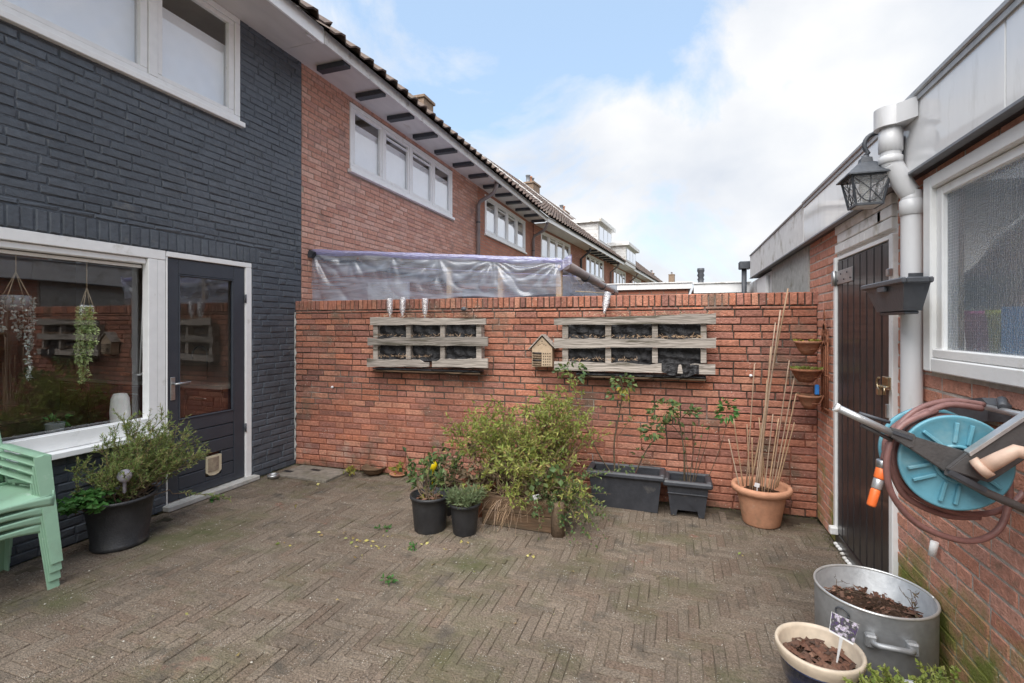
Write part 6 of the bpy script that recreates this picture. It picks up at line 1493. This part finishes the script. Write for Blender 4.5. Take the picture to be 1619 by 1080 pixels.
P = Plant(90)
for (u, v) in [(548, 846), (557, 852), (572, 856), (590, 861), (601, 868), (570, 880), (664, 859), (640, 868), (700, 872), (735, 858), (560, 862), (500, 770), (462, 800), (515, 843), (447, 860), (690, 895), (612, 850), (380, 905), (760, 905), (842, 880), (905, 900), (1035, 912), (300, 975), (385, 1035), (820, 985), (532, 945), (1175, 880)]:
    for k in range(1 if v > 890 else 3):
        c = onZ(u+P.r.uniform(-9, 9), v+P.r.uniform(-4, 4), .006); P.leaf(c, (P.r.uniform(-1, 1), P.r.uniform(-1, 1), .12), P.r.uniform(.014, .038), P.r.uniform(.010, .024), .25)
raw('fallen_leaves', P.lv, P.lf, M['dry_leaf'], None, kind='stuff', label='small yellow fallen leaves scattered over the paving', cat='leaves'); P.st.bm.free()
rr = random.Random(55); vv, ff = [], []
for i in range(900):
    x, y = rr.uniform(-3.7, .95), rr.uniform(.6, 4.1); s = rr.uniform(.0018, .0055); k = len(vv); a = rr.uniform(0, 6.28); d = Vector((math.cos(a), math.sin(a), 0))*s; e = Vector((-d.y, d.x, 0))*rr.uniform(.4, .9); c = Vector((x, y, .006))
    vv += [c-d-e, c+d-e, c+d+e, c-d+e, c+ZV*s]; ff += [(k, k+1, k+4), (k+1, k+2, k+4), (k+2, k+3, k+4), (k+3, k, k+4)]
raw('paving_grit', vv, ff, pm('grit', [(.45, .42, .36), (.30, .26, .20), (.22, .19, .10), (.5, .47, .42)], .9, 9, .2, rnd=True), None, kind='stuff', label='pale grit and crumbs scattered over the paving', cat='grit')
# moss and dirt along the foot of the walls
P = Plant(91)
for i in range(2600):
    k = P.r.random()
    if k < .45: c = GA+GU*P.r.uniform(0, GL)+GN*(abs(P.r.gauss(0, .03))+.004)
    elif k < .75: c = Vector((RX-abs(P.r.gauss(0, .03))-.004, P.r.uniform(1.2, 4.3), 0))
    else: c = Vector((LX+.006+abs(P.r.gauss(0, .02)), P.r.uniform(.5, 4.2), 0))
    c.z = .0; P.leaf(c, (P.r.uniform(-1, 1), P.r.uniform(-1, 1), P.r.uniform(.1, 1)), P.r.uniform(.006, .02), P.r.uniform(.003, .009))
raw('moss_fringe', P.lv, P.lf, leaf_mat('moss_leaf', [(.10, .10, .045), (.14, .12, .06), (.09, .11, .035), (.18, .14, .08)], .9, .1), None, kind='stuff', label='moss and crumbs along the foot of the walls', cat='moss'); P.st.bm.free()
# drain covers by the corner
dr = thing('drain_cover', 'grey concrete drain slab with two dark openings in the corner by the house', 'drain cover', ((drain_x0+drain_x1)/2, (drain_y0+drain_y1)/2, 0))
dm_ = MB(); dm_.span((drain_x0, drain_y0, -.03), (drain_x1, drain_y1, .016), .006); dm_.build('slab', M['concrete_worn'], dr)
for (u, v) in ((456, 745), (500, 743)):
    c = onZ(u, v, .018); MB().span((c.x-.06, c.y-.025, .0165), (c.x+.05, c.y+.025, .0185), .001).build('grip_slot', M['liner'], dr)
c = onZ(432, 752, .02); MB().lathe((c.x, c.y, .002), [(.055, 0), (.055, .03), (.045, .034), (.045, .02), (0, .02)], 18).build('drain_spigot', M['galv'], dr)

# ------------------------------------------------------------------ stack of green chairs
def chair_parts(root):
    hx, hy, sz, az = .235, .255, .405, .61
    def mk(nm, mb): return mb.build(nm, M['chair_green'], root, world=False)
    st = MB()
    def seat(a, b):
        x = -.20+.435*a; y = -.225+.45*b
        z = sz + .010*math.cos((b-.5)*math.pi*2)*-1 - .018*(1-a) - (.03*max(0, a-.86)/.14)**1
        return Vector((x, y, z))
    st.grid(seat, 18, 12)
    # apron: curved edge under the front and sides of the seat
    st.grid(lambda a, b: Vector((.236-.004*b, -.235+.47*a, sz-.022-.062*b*(1-.55*math.sin(a*math.pi)))), 20, 3)
    for s in (-1, 1): st.grid(lambda a, b: Vector((-.2+.43*a, s*.236, sz+.004-.055*b)), 8, 2)
    so_ = mk('seat', st); sm = so_.modifiers.new('t', 'SOLIDIFY'); sm.thickness = .006; sm.offset = 0
    for s in (-1, 1):
        f = MB()          # front leg: L section, a broad band running up into the arm
        top, bot = Vector((.205, s*.232, az)), Vector((.262, s*.262, 0))
        def fl(a, b):     # front face then side face
            c = top.lerp(bot, a); w = .075-.022*a; wy = .060-.020*a
            if b < .5: return c + Vector((.0, -s*w*(1-2*b), 0))
            return c + Vector((-wy*(2*b-1), s*.006*(2*b-1), 0))
        f.grid(fl, 10, 6, False); o = mk('leg', f); sm = o.modifiers.new('t', 'SOLIDIFY'); sm.thickness = .007; sm.offset = 0
        r_ = MB(); top, bot = Vector((-.19, s*.225, sz+.01)), Vector((-.275, s*.252, 0))
        def rl(a, b):
            c = top.lerp(bot, a); w = .065-.02*a
            if b < .5: return c + Vector((0, -s*w*(1-2*b), 0))
            return c + Vector((w*(2*b-1), s*.004, 0))
        r_.grid(rl, 8, 6, False); o = mk('leg', r_); sm = o.modifiers.new('t', 'SOLIDIFY'); sm.thickness = .007; sm.offset = 0
        a_ = MB()         # arm top
        def ap_(a, b):
            x = .207-.42*a; y = s*(.232+.012*math.sin(a*math.pi)) + s*(.004-.062*b)*(1 if True else 0); z = az+.004 - .008*abs(b-.5)*2 + .03*a*a
            return Vector((x, y, z))
        a_.grid(ap_, 14, 6); a_.grid(lambda a, b: Vector((.207-.42*a, s*(.236+.012*math.sin(a*math.pi)), az+.03*a*a-.028*b)), 14, 2)
        o = mk('armrest', a_); sm = o.modifiers.new('t', 'SOLIDIFY'); sm.thickness = .006; sm.offset = 0
        for k in range(3):
            p = MB(); z0 = sz+.02+.055*k
            p.grid(lambda a, b: Vector((.20-.40*a, s*(.228+.016*math.sin(a*math.pi)), z0+.016*math.sin(a*math.pi)*(1 if k else .5)+.028*b+.012*a)), 12, 2)
            o = mk('side_slat', p); sm = o.modifiers.new('t', 'SOLIDIFY'); sm.thickness = .006; sm.offset = 0
    bk = MB()
    def back(y, t): return Vector((-.205-.13*t-.03*math.cos(y/.23*math.pi/2), y*(1-.10*t), sz+.0+.47*t))
    for k in range(5):
        yc = -.18+.09*k; bk.grid(lambda a, b: back(yc+(a-.5)*.066, .02+.90*b), 2, 10)
    bk.grid(lambda a, b: back(-.235+.47*a, .90+.10*b*(1-.3*(2*a-1)**2)), 14, 3)
    o = mk('backrest', bk); sm = o.modifiers.new('t', 'SOLIDIFY'); sm.thickness = .007; sm.offset = 0
    for s in (-1, 1):
        p = MB(); p.grid(lambda a, b: back(s*(.222+.02*a), b), 2, 10); o = mk('back_post', p); sm = o.modifiers.new('t', 'SOLIDIFY'); sm.thickness = .008; sm.offset = 0
clab = ['lowest mint green plastic chair of the stack by the window', 'second mint green plastic chair from the ground in the stack', 'third mint green plastic chair from the ground in the stack', 'topmost mint green plastic chair of the stack, its seat free']
ch0 = thing('stacking_chair', clab[0], 'chair', (-3.645, 1.555, 0), R(-1.5), 'stacked green garden chairs')
chair_parts(ch0)
for i in range(1, 4):
    c = ch0.copy(); COL.objects.link(c); c.location = (-3.645+.006*i, 1.555+.002*i, .049*i); c['label'] = clab[i]
    for k in ch0.children:
        d = k.copy(); COL.objects.link(d); d.parent = c

# ------------------------------------------------------------------ things in the kitchen window
kx = LX-.165
v0 = onX(190, 680, kx); va = thing('ceramic_vase', 'tall pale ceramic vase on the window sill behind the glass', 'vase', (kx, v0.y, .736))
MB().lathe((kx, v0.y, .736), [(.045, 0), (.062, .02), (.066, .10), (.058, .20), (.045, .232), (.038, .238), (.034, .236), (.05, .10), (0, .02)], 28).build('vase', M['ceramic'], va)
g0_ = onX(87, 690, kx); t = thing('sill_pot', 'small grey pot with a young plant on the window sill', 'pot', (kx, g0_.y, .736))
MB().lathe((kx, g0_.y, .736), [(.042, 0), (.054, .085), (.057, .086), (.05, .09), (.045, .07), (0, .07)], 20).build('pot', M['grey_pot'], t)
P = Plant(100); t = thing('seedling', 'young leafy plant in the small grey sill pot', 'plant', (kx, g0_.y, .81))
for i in range(9): pts = P.curve(Vector((kx, g0_.y, .80)), Vector((kx+P.r.uniform(-.04, .04), g0_.y+P.r.uniform(-.06, .08), .80+P.r.uniform(.02, .07))), .01, .003, 3); P.stem(pts, .001, .001, 3); P.dress(pts, 3, .045, .022, .6)
P.finish(t, M['bark'], [LF['fresh']])
def hanging(u, vp, vt, rad, hook_v, X, label, label2, leafm, mat, seed, n, beads=False):
    c = onX(u, vp, X); zt = 2.44; zb = onX(u, vt, X).z
    t = thing('hanging_pot', label, 'hanging pot', (X, c.y, c.z)); MB().lathe(c, [(rad*.55, -.06), (rad*.95, -.02), (rad, .04), (rad*.9, .04), (rad*.8, .0), (0, .0)], 20).build('pot', M[mat], t)
    rp_ = MB(); kn = Vector((X, c.y, onX(u, hook_v, X).z))
    for k in range(4): a = k*1.57+.6; rp_.tube([c+Vector((rad*math.cos(a), rad*math.sin(a), .03)), kn], .003, 5)
    rp_.tube([kn, Vector((X, c.y, zt))], .004, 5); rp_.build('rope', M['rope'], t)
    P = Plant(seed); q = thing('trailing_succulent', label2, 'plant', (X, c.y, c.z))
    for i in range(n):
        a = P.r.uniform(0, 6.28); b = c+Vector((rad*.85*math.cos(a), rad*.85*math.sin(a), .04)); o = c+Vector((rad*1.12*math.cos(a), rad*1.12*math.sin(a), .02)); e = Vector((o.x+P.r.uniform(-.02, .02), o.y+P.r.uniform(-.03, .03), zb+(c.z-zb)*P.r.random()**1.6*.8))
        pts = [b, o]+[o.lerp(e, j/6)+Vector((P.r.uniform(-.006, .006), P.r.uniform(-.006, .006), 0)) for j in range(1, 7)]; P.stem(pts, .0015, .001, 3); P.dress(pts, int(24+80*(o.z-e.z)/.5), .021, .013, .1, 1, .3)
    P.finish(q, M['bark'], [LF[leafm]])
hanging(137, 492, 608, .042, 455, LX-.165, 'hanging pot in a jute rope hanger behind the kitchen window, right of two', 'yellow green trailing succulent hanging down from the right hand hanging pot', 'succulent', 'ceramic', 101, 26)
hanging(25, 477, 622, .075, 430, LX-.2, 'grey hanging bowl behind the kitchen window, left of two', 'silvery strings of beads trailing from the left hand hanging bowl', 'silver', 'grey_pot', 102, 7)
kt = thing('kitchen_counter', 'red brown kitchen counter with pale worktop seen through the door glass', 'kitchen counter', (-5.3, 3.95, 0))
for i in range(5):
    x = -4.35-.5*i; MB().span((x-.49, 3.68, .10), (x, 3.70, .84), .003).build('cupboard_door', M['cabinet'], kt); MB().tube([(x-.32, 3.66, .76), (x-.17, 3.66, .76)], .006, 6).build('handle', M['steel'], kt)
MB().span((-6.9, 3.705, .0), (-4.35, 4.24, .86)).build('carcass', M['cabinet'], kt); MB().span((-6.9, 3.65, .862), (-4.30, 4.25, .90), .003).build('worktop', M['worktop'], kt)
MB().tube([(-5.05, 4.1, .9), (-5.05, 4.1, 1.18)]+[(-5.05, 4.1-.09+.09*math.cos(a), 1.18+.09*math.sin(a)) for a in [math.pi*k/8 for k in range(1, 9)]]+[(-5.05, 3.92, 1.13)], .010, 8).build('tap', M['steel'], kt)
tb_ = thing('dining_table', 'dark wooden dining table inside the room behind the big window', 'table', (-5.6, 2.1, 0))
MB().span((-6.2, 1.4, .72), (-5.0, 2.8, .75), .004).build('tabletop', M['interior_floor'], tb_)
for (x, y) in ((-6.1, 1.5), (-5.1, 1.5), (-6.1, 2.7), (-5.1, 2.7)): MB().span((x-.03, y-.03, .011), (x+.03, y+.03, .719)).build('leg', M['interior_floor'], tb_)
